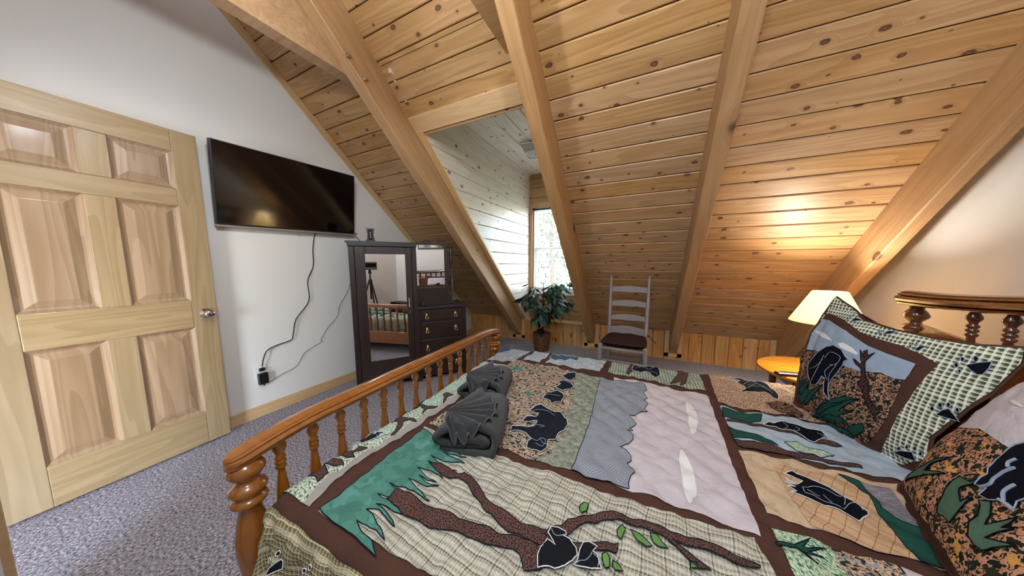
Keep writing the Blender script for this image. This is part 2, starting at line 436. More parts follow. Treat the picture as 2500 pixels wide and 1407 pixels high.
for yb, zb in ((1.21, 2.50), (1.32, 2.425)):
    b = G().tube([(RX[0][0] + RX[0][1] - .002, yb, zb), (RX[0][0] + RX[0][1] + .012, yb, zb)], .014, 6).tube([(RX[0][0] + RX[0][1], yb, zb), (RX[0][0] + RX[0][1] + .03, yb, zb)], .006, 8)
    b.xf(RAFT[0].matrix_basis.inverted()).put('bolt', CHROME, RAFT[0], label='zinc bolt')
# tie beams
for i, (x0, x1) in enumerate(((-1.93, -1.842), (-.812, -.712))):
    poly = [(-.55, 2.45), (1.575, 2.45), (1.31, 2.69), (-.55, 2.69)]
    G().prism(poly, x0, x1, 'x').put('tie_beam', TIMBER, label=['horizontal pine tie beam bolted beside the leftmost rafter near the left wall', 'horizontal pine tie beam end beside the rafter in front of the window'][i], cat='beam', group='horizontal tie beams')
# knee wall: vertical boards, with U shaped trim round each rafter foot
CXL_, CXR_ = -1.68, -.775
kw = G().box(XL, CXL_, YK + .018, YK + .06, 0, .36).box(CXR_, XR, YK + .018, YK + .06, 0, .36).box(CXL_, CXR_, YK + .018, YK + .06, 0, .33).put('wall_far', GROOVE, kind='structure')
def vboard(w, h):
    c = .006; poly = [(.0015, .006), (.0015 + c, 0), (w - c - .0015, 0), (w - .0015, .006), (w - .0015, .018), (.0015, .018)]
    return G().prism(poly, 0, h, 'z').mesh('board', PINE_V)
vb, vbs = vboard(.131, .40), vboard(.131, .335)
x = -2.646 - .131
k = 0
while x < XR - .02:
    under = -1.69 < x + .065 < -.75
    put('board', vbs if under else vb, kw, T(max(x, XL - .06), YK, 0)); x += .1310
for (x, w) in RX:
    t = G().box(x - .05, x - .004, -.016, 0, .04, .40).box(x + w + .004, x + w + .05, -.016, 0, .04, .40).box(x - .05, x + w + .05, -.016, 0, .04, .084)
    t.put('trim', TRIM, kw, T(0, YK, 0))
# carpet edge, trims
def trim_slope(name, x0, x1):
    me = G().box(0, 5.3, 0, x1 - x0, 0, .052, .003)
    return me.put(name, TRIM, None, rafter_mw(x0, 0), kind='structure')
trim_slope('trim_1', XL, XL + .02); trim_slope('trim_2', XR - .02, XR)
G().box(0, 4.6, -.014, 0, 0, .088, .003).put('baseboard_left', TRIM, None, T(XL, -.7, 0, PI / 2), kind='structure')
G().box(0, 4.4, 0, .014, 0, .088, .003).put('baseboard_right', TRIM, None, T(XR, -.5, 0, PI / 2), kind='structure')
G().box(0, .50, 0, .014, 0, .088, .003).put('baseboard_near', TRIM, None, T(-1.70, -.03, 0), kind='structure')

# dormer
YW, CZ, CXL, CXR = 4.02, 2.56, -1.68, -.775
def slope_z(y): return ZB - y * ST / CT
def slope_y(z): return (ZB - z) * CT / ST
for nm, cx, sg in (('wall_dormer_left', CXL, -1), ('wall_dormer_right', CXR, 1)):
    ya = slope_y(CZ)
    w = G().prism([(ya, CZ + .02), (YW + .1, CZ + .02), (YW + .1, .33), (slope_y(.33), .33)], cx + sg * .016, cx + sg * .05, 'x').put(nm, GROOVE, kind='structure')
    z = .345
    while z < CZ - .03:
        z1 = min(z + .1435, CZ)
        a, b = z + .0017, z1 - .0017; c = .005
        # board with chamfered long edges and an end cut along the slope
        pr = [(a, .006), (a + c, 0), (b - c, 0), (b, .006), (b, .016), (a, .016)]
        v = [(0, sg * p[1], p[0]) for p in pr]; L = YW
        vv = [(slope_y(p[0]) + .004, sg * -1 * 0 + 0, 0) for p in pr]
        verts = [(slope_y(p[0]) + .006 - YW, p[0] - z, p[1]) for p in pr] + [(0, p[0] - z, p[1]) for p in pr]
        f = [tuple(range(6)), tuple(range(6, 12))[::-1]] + [(q, (q+1) % 6, (q+1) % 6 + 6, q + 6) for q in range(6)]
        # local x along +Y, local y up, local z into the cheek
        mw = Matrix(((0, 0, sg, cx), (1, 0, 0, YW), (0, 1, 0, z), (0, 0, 0, 1)))
        G().add(verts, f).put('board', PINE_LIT, w, mw)
        z += .1435
    tr = G().box(2.40, 5.22, 0, .058 if sg < 0 else .060, -.06, .014, .003)
    tr.put('trim', TRIM, w, rafter_mw(CXL - .060 if sg < 0 else CXR, 0))
    G().box(0, YW - slope_y(CZ), 0, .02, -.03, 0, .003).put('trim', PINE_LIT, w, T(cx if sg < 0 else cx, slope_y(CZ), CZ, PI / 2) if sg > 0 else T(cx + .02, slope_y(CZ), CZ, PI / 2))
dc = G().box(CXL - .05, CXR + .05, slope_y(CZ) - .02, YW + .1, CZ + .016, CZ + .05).put('ceiling_dormer', GROOVE, kind='structure')
dL = YW - slope_y(CZ); dbm = board_mesh(dL, (CXR - CXL) / 6, mat=PINE_LIT)
for k in range(6):
    mw = Matrix(((0, 1, 0, CXL + k * (CXR - CXL) / 6), (1, 0, 0, slope_y(CZ)), (0, 0, 1, CZ), (0, 0, 0, 1)))
    put('board', dbm, dc, mw)
hd = G().box(-1.745, -.712, 2.29, 2.412, -.012, .20, .003)
hdo = hd.put('trim_3', TRIM, None, slope_mw(0, 0), kind='structure')
# window wall with the opening
WX0, WX1, WZ0, WZ1 = -1.625, -.83, .785, 2.055
ww = G().box(CXL - .04, WX0, YW + .016, YW + .10, .3, CZ + .03).box(WX1, CXR + .04, YW + .016, YW + .10, .3, CZ + .03)\
    .box(WX0, WX1, YW + .016, YW + .10, .3, WZ0).box(WX0, WX1, YW + .016, YW + .10, WZ1, CZ + .03).put('wall_window', GROOVE, kind='structure')
def hb(x0, x1, z):
    mw = Matrix(((1, 0, 0, x0), (0, 0, 1, YW), (0, 1, 0, z), (0, 0, 0, 1)))
    g = G(); w = .1435; c = .005; gp = .0017
    pr = [(gp, .006), (gp + c, 0), (w - gp - c, 0), (w - gp, .006), (w - gp, .016), (gp, .016)]
    g.add([(xx, p[0], p[1]) for xx in (0, x1 - x0) for p in pr], [tuple(range(6)), tuple(range(6, 12))[::-1]] + [(q, (q+1) % 6, (q+1) % 6 + 6, q + 6) for q in range(6)])
    g.put('board', PINE, ww, mw)
z = .345
while z < CZ - .05:
    if z + .1435 <= WZ0 + .02 or z >= WZ1 - .02: hb(CXL, CXR, z)
    z += .1435
sill = G().box(CXL + .002 - .02, CXR - .002, YK - .022, YW, .335, .352, .004).put('trim_4', TRIM, kind='structure')
win = put('window_1', None, kind='structure')
cas = 'casing'; TRIMV = wood('pine_window_casing', 'c9a07c', 'b98c66', '9a6e48', .45, knots=2.0, knot_r=.012, vary=.05, flat=False, axis='z', grain=.5)
G().box(CXL + .004, WX0, YW - .018, YW, WZ0 - .06, WZ1 + .075, .003).put(cas, TRIMV, win)
G().box(WX1, CXR - .004, YW - .018, YW, WZ0 - .06, WZ1 + .075, .003).put(cas, TRIMV, win)
G().box(WX0, WX1, YW - .018, YW, WZ1, WZ1 + .075, .003).put(cas, TRIMV, win)
G().box(WX0, WX1, YW - .022, YW, WZ0 - .05, WZ0, .003).put('apron', VINYL, win)
fr = G().box(WX0, WX0 + .022, YW + .02, YW + .10, WZ0, WZ1).box(WX1 - .022, WX1, YW + .02, YW + .10, WZ0, WZ1).box(WX0, WX1, YW + .02, YW + .10, WZ1 - .025, WZ1).box(WX0, WX1, YW + .0, YW + .10, WZ0, WZ0 + .025)
fr.put('window_frame', VINYL, win)
ZM = 1.44
for (z0, z1, yy) in ((WZ0 + .025, ZM + .02, YW + .05), (ZM - .015, WZ1 - .025, YW + .075)):
    s_ = G().box(WX0 + .022, WX0 + .055, yy, yy + .022, z0, z1).box(WX1 - .055, WX1 - .022, yy, yy + .022, z0, z1).box(WX0 + .055, WX1 - .055, yy, yy + .022, z0, z0 + .035).box(WX0 + .055, WX1 - .055, yy, yy + .022, z1 - .032, z1)
    so = s_.put('sash', VINYL, win)
    G().box(WX0 + .05, WX1 - .05, yy + .009, yy + .013, z0 + .02, z1 - .02).put('pane', PANE, so)
bl = thing('window_blind', 'white mini blind with open slats hanging in the dormer window', 'blind', T(0, YW + .02, 0))
G().box(WX0 + .004, WX1 - .004, 0, .028, WZ1 - .035, WZ1 - .005, .003).put('head_rail', WHITEP, bl)
slat = G().add([(WX0 + .008, 0, 0), (WX1 - .008, 0, 0), (WX1 - .008, .012, .0016), (WX0 + .008, .012, .0016), (WX1 - .008, .024, .0006), (WX0 + .008, .024, .0006)], [(0, 1, 2, 3), (3, 2, 4, 5)]).mesh('slat', WHITEP)
z = WZ1 - .055
while z > WZ0 + .05:
    put('slat', slat, bl, T(0, 0, z)); z -= .0215
for xx in (WX0 + .10, WX1 - .10): G().box(xx, xx + .003, .001, .003, WZ0 + .04, WZ1 - .03).put('ladder_cord', WHITEP, bl)
G().box(WX0 + .006, WX1 - .006, .002, .024, WZ0 + .03, WZ0 + .045, .002).put('bottom_rail', WHITEP, bl)

# trees outside the dormer window
LEAFG = Mat('outdoor_leaves'); _r = LEAFG.n('ObjectInfo').outputs['Random']
_nn = LEAFG.n('TexNoise', {'Vector': LEAFG.n('TexCoord').outputs['Object'], 'Scale': 1.7}).outputs[0]
LEAFG.set(Base_Color=LEAFG.ramp(_nn, [(.35, '1a2814'), (.5, '364428'), (.65, '5c5830')]), Roughness=.7); LEAFG = LEAFG.m
TBARK = plain('outdoor_bark', '5c4a3c', .9)
def outdoor_tree(x, y, h, r, seed, label):
    rnd = random.Random(seed); t = thing('tree', label, 'tree', T(x, y, -3.0), 'trees outside the window')
    g = G(); g.tube([(0, 0, 0), (.1, 0, h * .4), (-.05, .1, h * .75), (0, 0, h)], [.16, .13, .08, .02], 8)
    for k in range(9):
        a = rnd.uniform(0, 6.28); zz = h * rnd.uniform(.35, .85); l = r * rnd.uniform(.6, .95)
        g.tube([(0, 0, zz), (l * .5 * math.cos(a), l * .5 * math.sin(a), zz + .3), (l * math.cos(a), l * math.sin(a), zz + .5)], [.05, .03, .01], 5)
    g.put('trunk', TBARK, t)
    v = []; f = []
    for k in range(5200):
        a = rnd.uniform(0, 6.28); u = rnd.uniform(-1, 1); rr = r * rnd.uniform(.35, 1) ** .5
        c = Vector((rr * math.cos(a) * math.sqrt(1 - u*u), rr * math.sin(a) * math.sqrt(1 - u*u), h * .64 + u * h * .42 * rnd.uniform(.7, 1)))
        d1 = Vector((rnd.gauss(0, 1), rnd.gauss(0, 1), rnd.gauss(0, 1))).normalized() * .075; d2 = d1.cross(Vector((rnd.gauss(0, 1), rnd.gauss(0, 1), 1))).normalized() * .04
        n = len(v); v += [c - d1, c + d2, c + d1, c - d2]; f.append((n, n+1, n+2, n+3))
    G_ = newmesh('foliage', v, f, LEAFG); put('foliage', G_, t, kind='stuff')
outdoor_tree(-3.0, 9.2, 6.8, 1.7, 1, 'leafy tree nearest to the dormer window')
outdoor_tree(-8.2, 15.5, 8.2, 2.3, 2, 'tallest leafy tree farther off at the left of the dormer window')
outdoor_tree(-1.5, 14.5, 7.4, 2.2, 3, 'leafy tree farther off at the right of the dormer window')
G().box(-30, 30, YW + 3, 60, -3.1, -3.0).put('ground', plain('lawn', '6f8a4a', .9), kind='structure')

# the open six panel door, swung back against the left wall
E0, H0 = Vector((-2.631, .75, 0)), Vector((-2.587, -.02, 0))
dv = (E0 - H0).normalized(); dn = Vector((dv.y, -dv.x, 0))      # dn points into the room
DM = Matrix(((dv.x, dn.x, 0, H0.x), (dv.y, dn.y, 0, H0.y), (0, 0, 1, 0), (0, 0, 0, 1)))
door = put('door_1', None, None, DM, kind='structure')
DW = .771; zs = [.012, .222, .80, .975, 1.565, 1.665, 1.888, 2.014]
def vert(x0, x1, z0, z1, y0, y1, nm, mat, c=.003):     # grain upright
    m = Matrix(((0, 1, 0, x0), (0, 0, 1, y0), (1, 0, 0, z0), (0, 0, 0, 1)))
    return G().box(0, z1 - z0, 0, x1 - x0, 0, y1 - y0, c).put(nm, mat, door, m)
def horiz(x0, x1, z0, z1, nm='rail'):
    m = Matrix(((1, 0, 0, x0), (0, 0, 1, -.018), (0, 1, 0, z0), (0, 0, 0, 1)))
    return G().box(0, x1 - x0, 0, z1 - z0, 0, .036, .003).put(nm, DOORW, door, m)
vert(0, .115, .012, 2.014, -.018, .018, 'stile', DOORW); vert(DW - .110, DW, .012, 2.014, -.018, .018, 'stile', DOORW)
for z0, z1 in ((zs[0], zs[1]), (zs[2], zs[3]), (zs[4], zs[5]), (zs[6], zs[7])): horiz(.115, DW - .110, z0, z1)
for z0, z1 in ((zs[1], zs[2]), (zs[3], zs[4]), (zs[5], zs[6])):
    vert(.337, .435, z0, z1, -.018, .018, 'mullion', DOORW)
    for x0, x1 in ((.115, .337), (.435, DW - .110)):
        # moulded edge slopes in to a recess, then a raised field
        w, h = x1 - x0, z1 - z0; g = G()
        def ring(d, y): return [(d, d, y), (h - d, d, y), (h - d, w - d, y), (d, w - d, y)]
        lv = [ring(0, .016), ring(.014, .004), ring(.022, .002), ring(.055, .012), ring(.058, .0125)]
        v = [p for r_ in lv for p in r_]; f = []
        for i in range(len(lv) - 1):
            for q in range(4): f.append((i*4+q, i*4+(q+1) % 4, (i+1)*4+(q+1) % 4, (i+1)*4+q))
        f.append(tuple((len(lv)-1)*4 + q for q in range(4)))
        n0 = len(v); v += ring(0, -.010); f.append((n0+3, n0+2, n0+1, n0))
        g.add(v, f); m = Matrix(((0, 1, 0, x0), (0, 0, 1, 0), (1, 0, 0, z0), (0, 0, 0, 1)))
        g.put('panel', DOORP, door, m)
kn = G().lathe([(.032, 0), (.032, .006), (.014, .010), (.012, .03), (.020, .036), (.028, .05), (.027, .064), (.018, .072), (.004, .073)], 20)
kn.put('door_knob', NICKEL, door, Matrix.Translation((DW - .052, .018, .885)) @ Matrix.Rotation(-PI/2, 4, 'X'), smooth=True)
G().box(DW - .002, DW + .012, -.008, .008, .885, .91, .002).put('latch', NICKEL, door)
for z in (.25, 1.05, 1.8): G().tube([(-.004, .02, z), (-.004, .02, z + .09)], .006, 8).put('hinge', NICKEL, door)
dfm = put('trim_5', None, kind='structure')
G().box(-1.815, -1.745, -.032, -.012, 0, 2.09, .003).box(-1.83, -1.815, -.15, -.02, 0, 2.06).put('casing', TRIM, dfm)
G().box(-2.61, -2.595, -.15, -.045, 0, 2.06).box(-2.61, -1.82, -.15, -.045, 2.045, 2.06).put('jamb', TRIM, dfm)
# ================================================================ television and cords
tv = thing('television', 'flat black television hung on the left wall beside the open door', 'television',
           T(-2.625, 1.297, 1.764, PI / 2 - math.radians(0.5), rx=math.radians(8.5)) @ Matrix.Rotation(math.radians(-1.5), 4, 'Y'))
# local x along the wall, local -y towards the room
tvM = Matrix.Rotation(PI, 4, 'Z')
tvW, tvH = .978, .552
G().box(-tvW/2, tvW/2, -.010, .028, -tvH/2, tvH/2, .004).put('cabinet', BLACKP, tv)
G().box(-tvW/2 + .008, tvW/2 - .008, -.0125, -.009, -tvH/2 + .014, tvH/2 - .008).put('screen', SCREEN, tv)
G().box(-tvW/2, tvW/2, -.014, .028, -tvH/2 - .010, -tvH/2 + .003, .002).put('bottom_bezel', SILVERP, tv)
G().box(-.012, .012, -.015, -.006, -tvH/2 - .018, -tvH/2 - .006, .002).put('emblem', SILVERP, tv)
G().box(-.2, .2, .028, .075, -.15, .15, .003).put('wall_mount', BLACKP, tv)
def smooth_path(P, sub=5):
    P = [Vector(p) for p in P]; out = []
    for i in range(len(P) - 1):
        a, b, c, d = P[max(i-1, 0)], P[i], P[i+1], P[min(i+2, len(P)-1)]
        for k in range(sub):
            t = k / sub; out.append(.5 * ((2*b) + (c-a)*t + (2*a-5*b+4*c-d)*t*t + (3*b-a-3*c+d)*t**3))
    out.append(P[-1]); return out
XW = XL + .006
def cord(name, pts, r, mat, label, cat='cord', **k):
    return G().tube(smooth_path(pts), r, 6).put(name, mat, smooth=True, label=label, cat=cat, **k)
BLKC = plain('black_cord', '1a1c22', .5)
pcrd = G().tube(smooth_path([(XL + .05, 1.462, 1.50), (XW, 1.459, 1.47), (XW, 1.434, 1.337), (XW, 1.426, 1.191), (XW + .01, 1.366, 1.057), (XW + .015, 1.359, .881), (XW + .02, 1.246, .734), (XW + .012, 1.217, .596), (XW + .015, 1.195, .562), (XW + .012, 1.10, .545), (XW + .02, 1.030, .523), (XW + .03, .998, .47), (XW + .02, .988, .405)]), .0042, 6).xf(tv.matrix_basis.inverted()).put('power_cord', BLKC, tv, smooth=True, label='thick black power cord')
cord('adapter_cord', [(XW + .03, .985, .268), (XW + .02, 1.03, .262), (XW + .012, 1.12, .295), (XW + .01, 1.225, .325), (XW + .008, 1.30, .425), (XW + .014, 1.44, .485), (XW + .016, 1.432, .505), (XW + .01, 1.50, .60), (XW + .01, 1.60, .70), (XW + .008, 1.63, .80), (XW + .008, 1.70, .90), (XW + .01, 1.74, .98), (XW + .01, 1.78, 1.10)], .0018, plain('grey_thin_cord', '3a3a40', .5), 'thin grey cord looping from the wall adapter up behind the dark wardrobe')
ol = thing('wall_outlet', 'white outlet plate low on the left wall with two plugs in it', 'outlet', T(XL, .985, .355))
G().box(0, .006, -.036, .036, -.062, .062, .002).put('plate', WHITEP, ol)
for dz in (.02, -.03): G().box(.006, .008, -.016, .016, dz - .014, dz + .014, .001).put('socket', plain('outlet_socket', 'd5cfc8', .4), ol)
pa = thing('power_adapter', 'black box power adapter plugged into the wall outlet', 'adapter', T(XL + .008, .987, .32))
G().box(0, .035, -.030, .030, -.058, .030, .005).put('housing', BLACKP, pa)
G().tube([(.02, 0, -.058), (.022, 0, -.072)], .005, 8).put('strain_relief', BLACKP, pa)
pg = G().tube([(.004, 0, .010), (.010, 0, 0), (.026, 0, 0)], [.014, .018, .010], 12).box(.0, .022, -.019, .019, -.010, .012, .004)
pg.xf(tv.matrix_basis.inverted() @ T(XL + .008, .988, .378)).put('plug', BLACKP, pcrd)

# ================================================================ wardrobe with side chest (one piece of furniture)
AN = math.radians(-36.8); nn_ = Vector((math.cos(AN), math.sin(AN), 0)); ee_ = Vector((-nn_.y, nn_.x, 0))
AM = Matrix(((ee_.x, -nn_.x, 0, -2.381), (ee_.y, -nn_.y, 0, 1.543), (0, 0, 1, 0), (0, 0, 0, 1)))   # x along the front, y to the back
ar = thing('wardrobe', 'tall dark wood wardrobe with mirrored door and low chest of drawers attached', 'wardrobe', AM)
D_ = .42
body = G().box(0, .575, .0, D_, .06, .105, 0).box(0, .575, D_ - .015, D_, .06, 1.37).box(0, .022, .02, D_, .03, 1.37).box(.553, .575, .02, D_, .03, 1.37).box(0, .575, .02, D_, 1.345, 1.37)
body.put('carcass', EBONY, ar)
G().box(0, .045, 0, .03, 0, 1.372, .004).put('post', EBONY, ar); G().box(.53, .575, 0, .03, 0, 1.372, .004).put('post', EBONY, ar)
G().box(.02, .575, .002, .03, .055, .10, .004).put('plinth', EBONYH, ar)
G().prism([(-.020, 1.398), (-.020, 1.412), (.59, 1.412), (.59, 1.398), (.578, 1.385), (.578, 1.37), (-.006, 1.37), (-.006, 1.385)], -.022, D_, 'y').put('top', EBONYH, ar)
dr = G().box(.048, .130, -.006, .014, .105, 1.365, .003).box(.470, .527, -.006, .014, .105, 1.365, .003).box(.13, .47, -.006, .014, 1.298, 1.365, .003).box(.13, .47, -.006, .014, .105, .290, .003)
dro = dr.put('door', EBONY, ar)
G().box(.125, .475, .002, .006, .285, 1.303).put('mirror', MIRROR, dro)
G().box(.485, .497, -.009, -.005, .80, .88, .003).tube([(.491, -.006, .78), (.491, -.02, .785), (.491, -.016, .82)], .004, 8).prism([(.480, .74), (.491, .715), (.502, .74), (.491, .762)], -.009, -.005, 'y').put('latch', NICKEL, dro)
# chest
G().box(.575, .593, .02, D_, .03, .745).box(1.035, 1.06, .02, D_, .03, .745).box(.575, 1.06, D_ - .015, D_, .03, .745).box(.575, 1.06, .02, D_, .05, .07).put('chest_side', EBONY, ar)
G().box(.575, .590, 0, .025, .0, .75, .003).put('post', EBONY, ar); G().box(1.025, 1.065, 0, .04, .0, .75, .004).put('post', EBONY, ar)
for z0 in (.048, .243, .433, .613, .738): G().box(.590, 1.025, .004, .03, z0, z0 + .016, .002).put('drawer_rail', EBONYH, ar)
G().box(.572, 1.092, -.022, D_ + .005, .752, .774, .006).put('chest_top', EBONYH, ar)
for (z0, z1, zk) in ((.629, .738, .690), (.449, .613, .543), (.259, .433, .357), (.064, .243, .170)):
    dw = G().box(.592, 1.023, -.004, .02, z0, z1, .005).put('drawer', EBONY, ar)
    for xk in (.652, .948):
        p = G().lathe([(.002, -.003), (.017, -.002), (.018, .001), (.013, .005), (.009, .011), (.003, .013)], 12)
        p.xf(Matrix.Translation((xk, -.005, zk)) @ Matrix.Rotation(PI/2, 4, 'X'))
        p.tube([(xk + .015 * math.sin(a), -.012 - .004 * (1 - math.cos(a)), zk - .012 - .017 * (1 - math.cos(a)) * .8) for a in [2*PI*q/14 for q in range(15)]], .0032, 6, False)
        p.box(xk - .010, xk + .010, -.010, -.005, zk + .006, zk + .018, .003)
        p.put('pull', BRASS, dw, smooth=True)
    if z0 > .6: G().lathe([(.006, -.001), (.004, .003)], 10).xf(Matrix.Translation((.81, -.004, .700)) @ Matrix.Rotation(PI/2, 4, 'X')).put('keyhole', BRASS, dw)
# dresser mirror between posts
MO = .10
mf = [(.578, .965), (.912, .965), (.912, 1.33), (.895, 1.375), (.855, 1.41), (.80, 1.425), (.76, 1.425), (.735, 1.445), (.705, 1.455), (.665, 1.448), (.64, 1.43), (.60, 1.425), (.578, 1.42)]
g = G().prism(mf, MO, MO + .025, 'y'); g.put('mirror_frame', EBONY, ar)
G().prism([(.583, .985), (.868, .985), (.868, 1.36), (.862, 1.385), (.835, 1.400), (.583, 1.400)], MO - .003, MO + .002, 'y').put('mirror', MIRROR, ar)
G().prism([(.583, .776), (.93, .776), (.93, .845), (.912, .955), (.583, .955)], MO + .0, MO + .02, 'y').put('splash_board', EBONY, ar)
mp = G().lathe([(.014, .774), (.016, .80), (.010, .83), (.014, .87), (.011, .90), (.017, .95), (.012, .98), (.013, 1.05), (.010, 1.13), (.013, 1.2), (.019, 1.225), (.020, 1.26), (.014, 1.29), (.020, 1.31), (.019, 1.335), (.012, 1.35), (.016, 1.37), (.003, 1.385)], 14, .945, MO + .012)
mp.put('mirror_post', EBONY, ar, smooth=True)
G().box(.905, .945, MO + .004, MO + .02, 1.15, 1.17, .003).put('bracket', EBONY, ar)
# things on it
cb = thing('cable_box', 'small upright black cable box with pinched sides on top of the dark wardrobe', 'electronic box', AM @ T(.185, .10, 1.412))
pr = [(-.040, 0), (.040, 0), (.040, .012), (.030, .03), (.027, .065), (.032, .105), (.036, .125), (-.036, .125), (-.032, .105), (-.027, .065), (-.030, .03), (-.040, .012)]
G().prism(pr, -.03, .03, 'y').put('housing', BLACKP, cb)
G().box(-.018, .018, -.033, -.028, .02, .115, .003).put('front_panel', plain('glossy_black_panel', '050507', .08), cb)
for zz in (.04, .06, .08): G().box(-.005, .005, -.0345, -.033, zz, zz + .006).put('button', SILVERP, cb)
wp = AM @ Vector((.15, .13, 1.418))
cord('signal_cord', [(XL + .06, 1.74, 1.52), (XL + .10, 1.80, 1.51), (wp.x - .10, wp.y - .04, 1.48), (wp.x - .04, wp.y - .03, 1.418), (wp.x + .02, wp.y, 1.430)], .003, BLKC, 'thin black cord looping from the television to the black box on the wardrobe')
gi = thing('trinket_dish', 'small dark glass trinket at the left end of the low chest top', 'trinket', AM @ T(.625, .05, .774))
G().lathe([(.016, 0), (.020, .006), (.018, .02), (.012, .028), (.014, .034)], 12).put('bowl', plain('dark_glass', '23262e', .1), gi, smooth=True)
G().lathe([(.014, .034), (.006, .042), (.004, .05), (.001, .052)], 12).put('lid', plain('dark_glass_lid', '3a3f4a', .1), gi, smooth=True)

# ================================================================ the bed
PHI = math.radians(2.45); E1 = Vector((math.cos(PHI), math.sin(PHI), 0)); E2 = Vector((-math.sin(PHI), math.cos(PHI), 0))
BO = Vector((-1.12, .35, 0))
BM = Matrix(((E1.x, E2.x, 0, BO.x), (E1.y, E2.y, 0, BO.y), (0, 0, 1, 0), (0, 0, 0, 1)))
bed = thing('bed', 'large honey oak bed with turned spindle footboard and dark headboard', 'bed', BM)
def post_prof(top, foot=0):
    return [(.030, 0), (.034, .02), (.028, .06), (.034, .12), (.038, .20), (.046, .28), (.045, .33), (.036, .385), (.027, .425), (.034, .435), (.046, .445), (.048, .452), (.042, .462), (.034, .466), (.036, .472), (.046, .482), (.049, .492), (.044, .503), (.034, .510), (.026, .518), (.028, .526), (.040, .536), (.048, .550), (.047, .562), (.038, .576), (.026, .584), (.026, top)]
for v in (-.005, 1.715):
    G().lathe(post_prof(.60), 24, .0, v).put('post', OAKZ, bed, smooth=True)
# rail swept along the foot with rounded ends that dip a little
def rail_sweep(x, v0, v1, zf, prof, n=60, round_=.05):
    vts = []; fs = []; m = len(prof)
    for i in range(n + 1):
        t = i / n; v = v0 + (v1 - v0) * (.5 - .5 * math.cos(PI * t)); d = min(v - v0, v1 - v)
        k = 1.0 if d > round_ else math.sqrt(max(0.0, 1 - (1 - d / round_) ** 2)) * .98 + .02
        for (a, b) in prof: vts.append((x + a * k, v, zf(v) + b * (.72 + .28 * k)))
    for i in range(n):
        for q in range(m): fs.append((i*m+q, i*m+(q+1) % m, (i+1)*m+(q+1) % m, (i+1)*m+q))
    fs.append(tuple(range(m))[::-1]); fs.append(tuple(n*m + q for q in range(m)))
    return G().add(vts, fs)
_rp = [(.030, -.022), (.036, -.019), (.036, -.013), (.030, -.011), (.042, -.008), (.046, .0), (.042, .008), (.032, .0105), (.036, .014), (.034, .018), (.0275, .0185), (.026, .023), (.014, .027)]
RP = _rp + [(0, .028)] + [(-a, b) for a, b in reversed(_rp)]
def zr(v):
    d = min(v + .06, 1.775 - v); return .617 + .012 - .036 * max(0, 1 - d / .30) ** 2
rail_sweep(0, -.055, 1.765, zr, RP).put('top_rail', OAK, bed, auto=True)
def bal_prof(top, low):
    h = top
    return [(.012, low), (.018, low + .02), (.021, top - .235), (.019, top - .19), (.012, top - .125), (.0105, top - .112), (.0165, top - .104), (.017, top - .099), (.012, top - .093), (.017, top - .087), (.0175, top - .082), (.012, top - .076), (.017, top - .070), (.0172, top - .065), (.0115, top - .058), (.013, top - .052), (.021, top - .032), (.0205, top - .022), (.012, top - .006), (.012, top + .02)]
bmesh_ = G().lathe(bal_prof(.600, .26), 14).mesh('spindle', OAKZ, True)
for k in range(15): put('spindle', bmesh_, bed, T(0, .085 + k * .1088, 0))
G().box(-.014, .014, 0, 1.72, .10, .262, .006).box(-.020, .020, 0, 1.72, .255, .275, .005).put('foot_panel', OAK, bed)
for v in (.03, 1.69): G().box(0, 2.42, v - .013, v + .013, .12, .27, .005).put('side_rail', OAK, bed)
# headboard
HX = 2.47
def hprof():
    return [(.026, 0), (.030, .3), (.032, .60), (.026, .76), (.028, .80), (.037, .812), (.041, .822), (.034, .832), (.026, .838), (.034, .848), (.043, .862), (.036, .876), (.024, .884), (.020, .892), (.024, .900), (.040, .916), (.044, .928), (.036, .946), (.024, .962), (.024, 1.0)]
for v in (-.24, 1.745): G().lathe(hprof(), 24, HX, v).put('head_post', HEADZ, bed, smooth=True)
def harch(v): return .055 * math.sin(PI * max(0, min(1, (v + .24) / 1.985))) ** 2
rail_sweep(HX, -.32, 1.83, lambda v: 1.012 + harch(v), [(a * 1.35, b * 1.5) for a, b in RP]).put('head_rail', HEADW, bed, auto=True)
hb_ = G().lathe([(r * 1.5, z) for r, z in bal_prof(.985, .60)][0:1] + [(.017, .62), (.019, .80), (.012, .852), (.0115, .868), (.018, .876), (.018, .881), (.011, .887), (.018, .895), (.018, .900), (.011, .906), (.018, .914), (.0175, .919), (.011, .926), (.013, .934), (.022, .950), (.021, .960), (.012, .978), (.012, 1.0)], 14).mesh('head_spindle', HEADZ, True)
for k in range(13): put('head_spindle', hb_, bed, T(HX, 1.483 - k * .1300, harch(1.483 - k * .13)))
cv = [(-.24 + 1.985 * t, .80 + .09 * abs(2 * t - 1) ** 1.5) for t in [i / 30 for i in range(31)]]
G().prism([(-.24, .40)] + cv + [(1.745, .40)], HX - .008, HX + .012, 'x').put('head_panel', HEADW, bed)
cr = [(.42 + .66 * t, 1.09 + .16 * math.sin(PI * t) ** 1.6 + .015 * math.sin(3 * PI * t) ** 2) for t in [i / 36 for i in range(37)]]
G().prism([(.42, 1.06)] + cr + [(1.08, 1.06)], HX - .015, HX + .015, 'x').put('crest', HEADW, bed)
# mattress
mt = G().box(.10, 2.40, .035, 1.69, .19, .435, .05)
mt.put('mattress', plain('mattress_ticking', 'cfc8bc', .9), None, BM, label='thick mattress hidden under the patchwork quilt', cat='mattress')

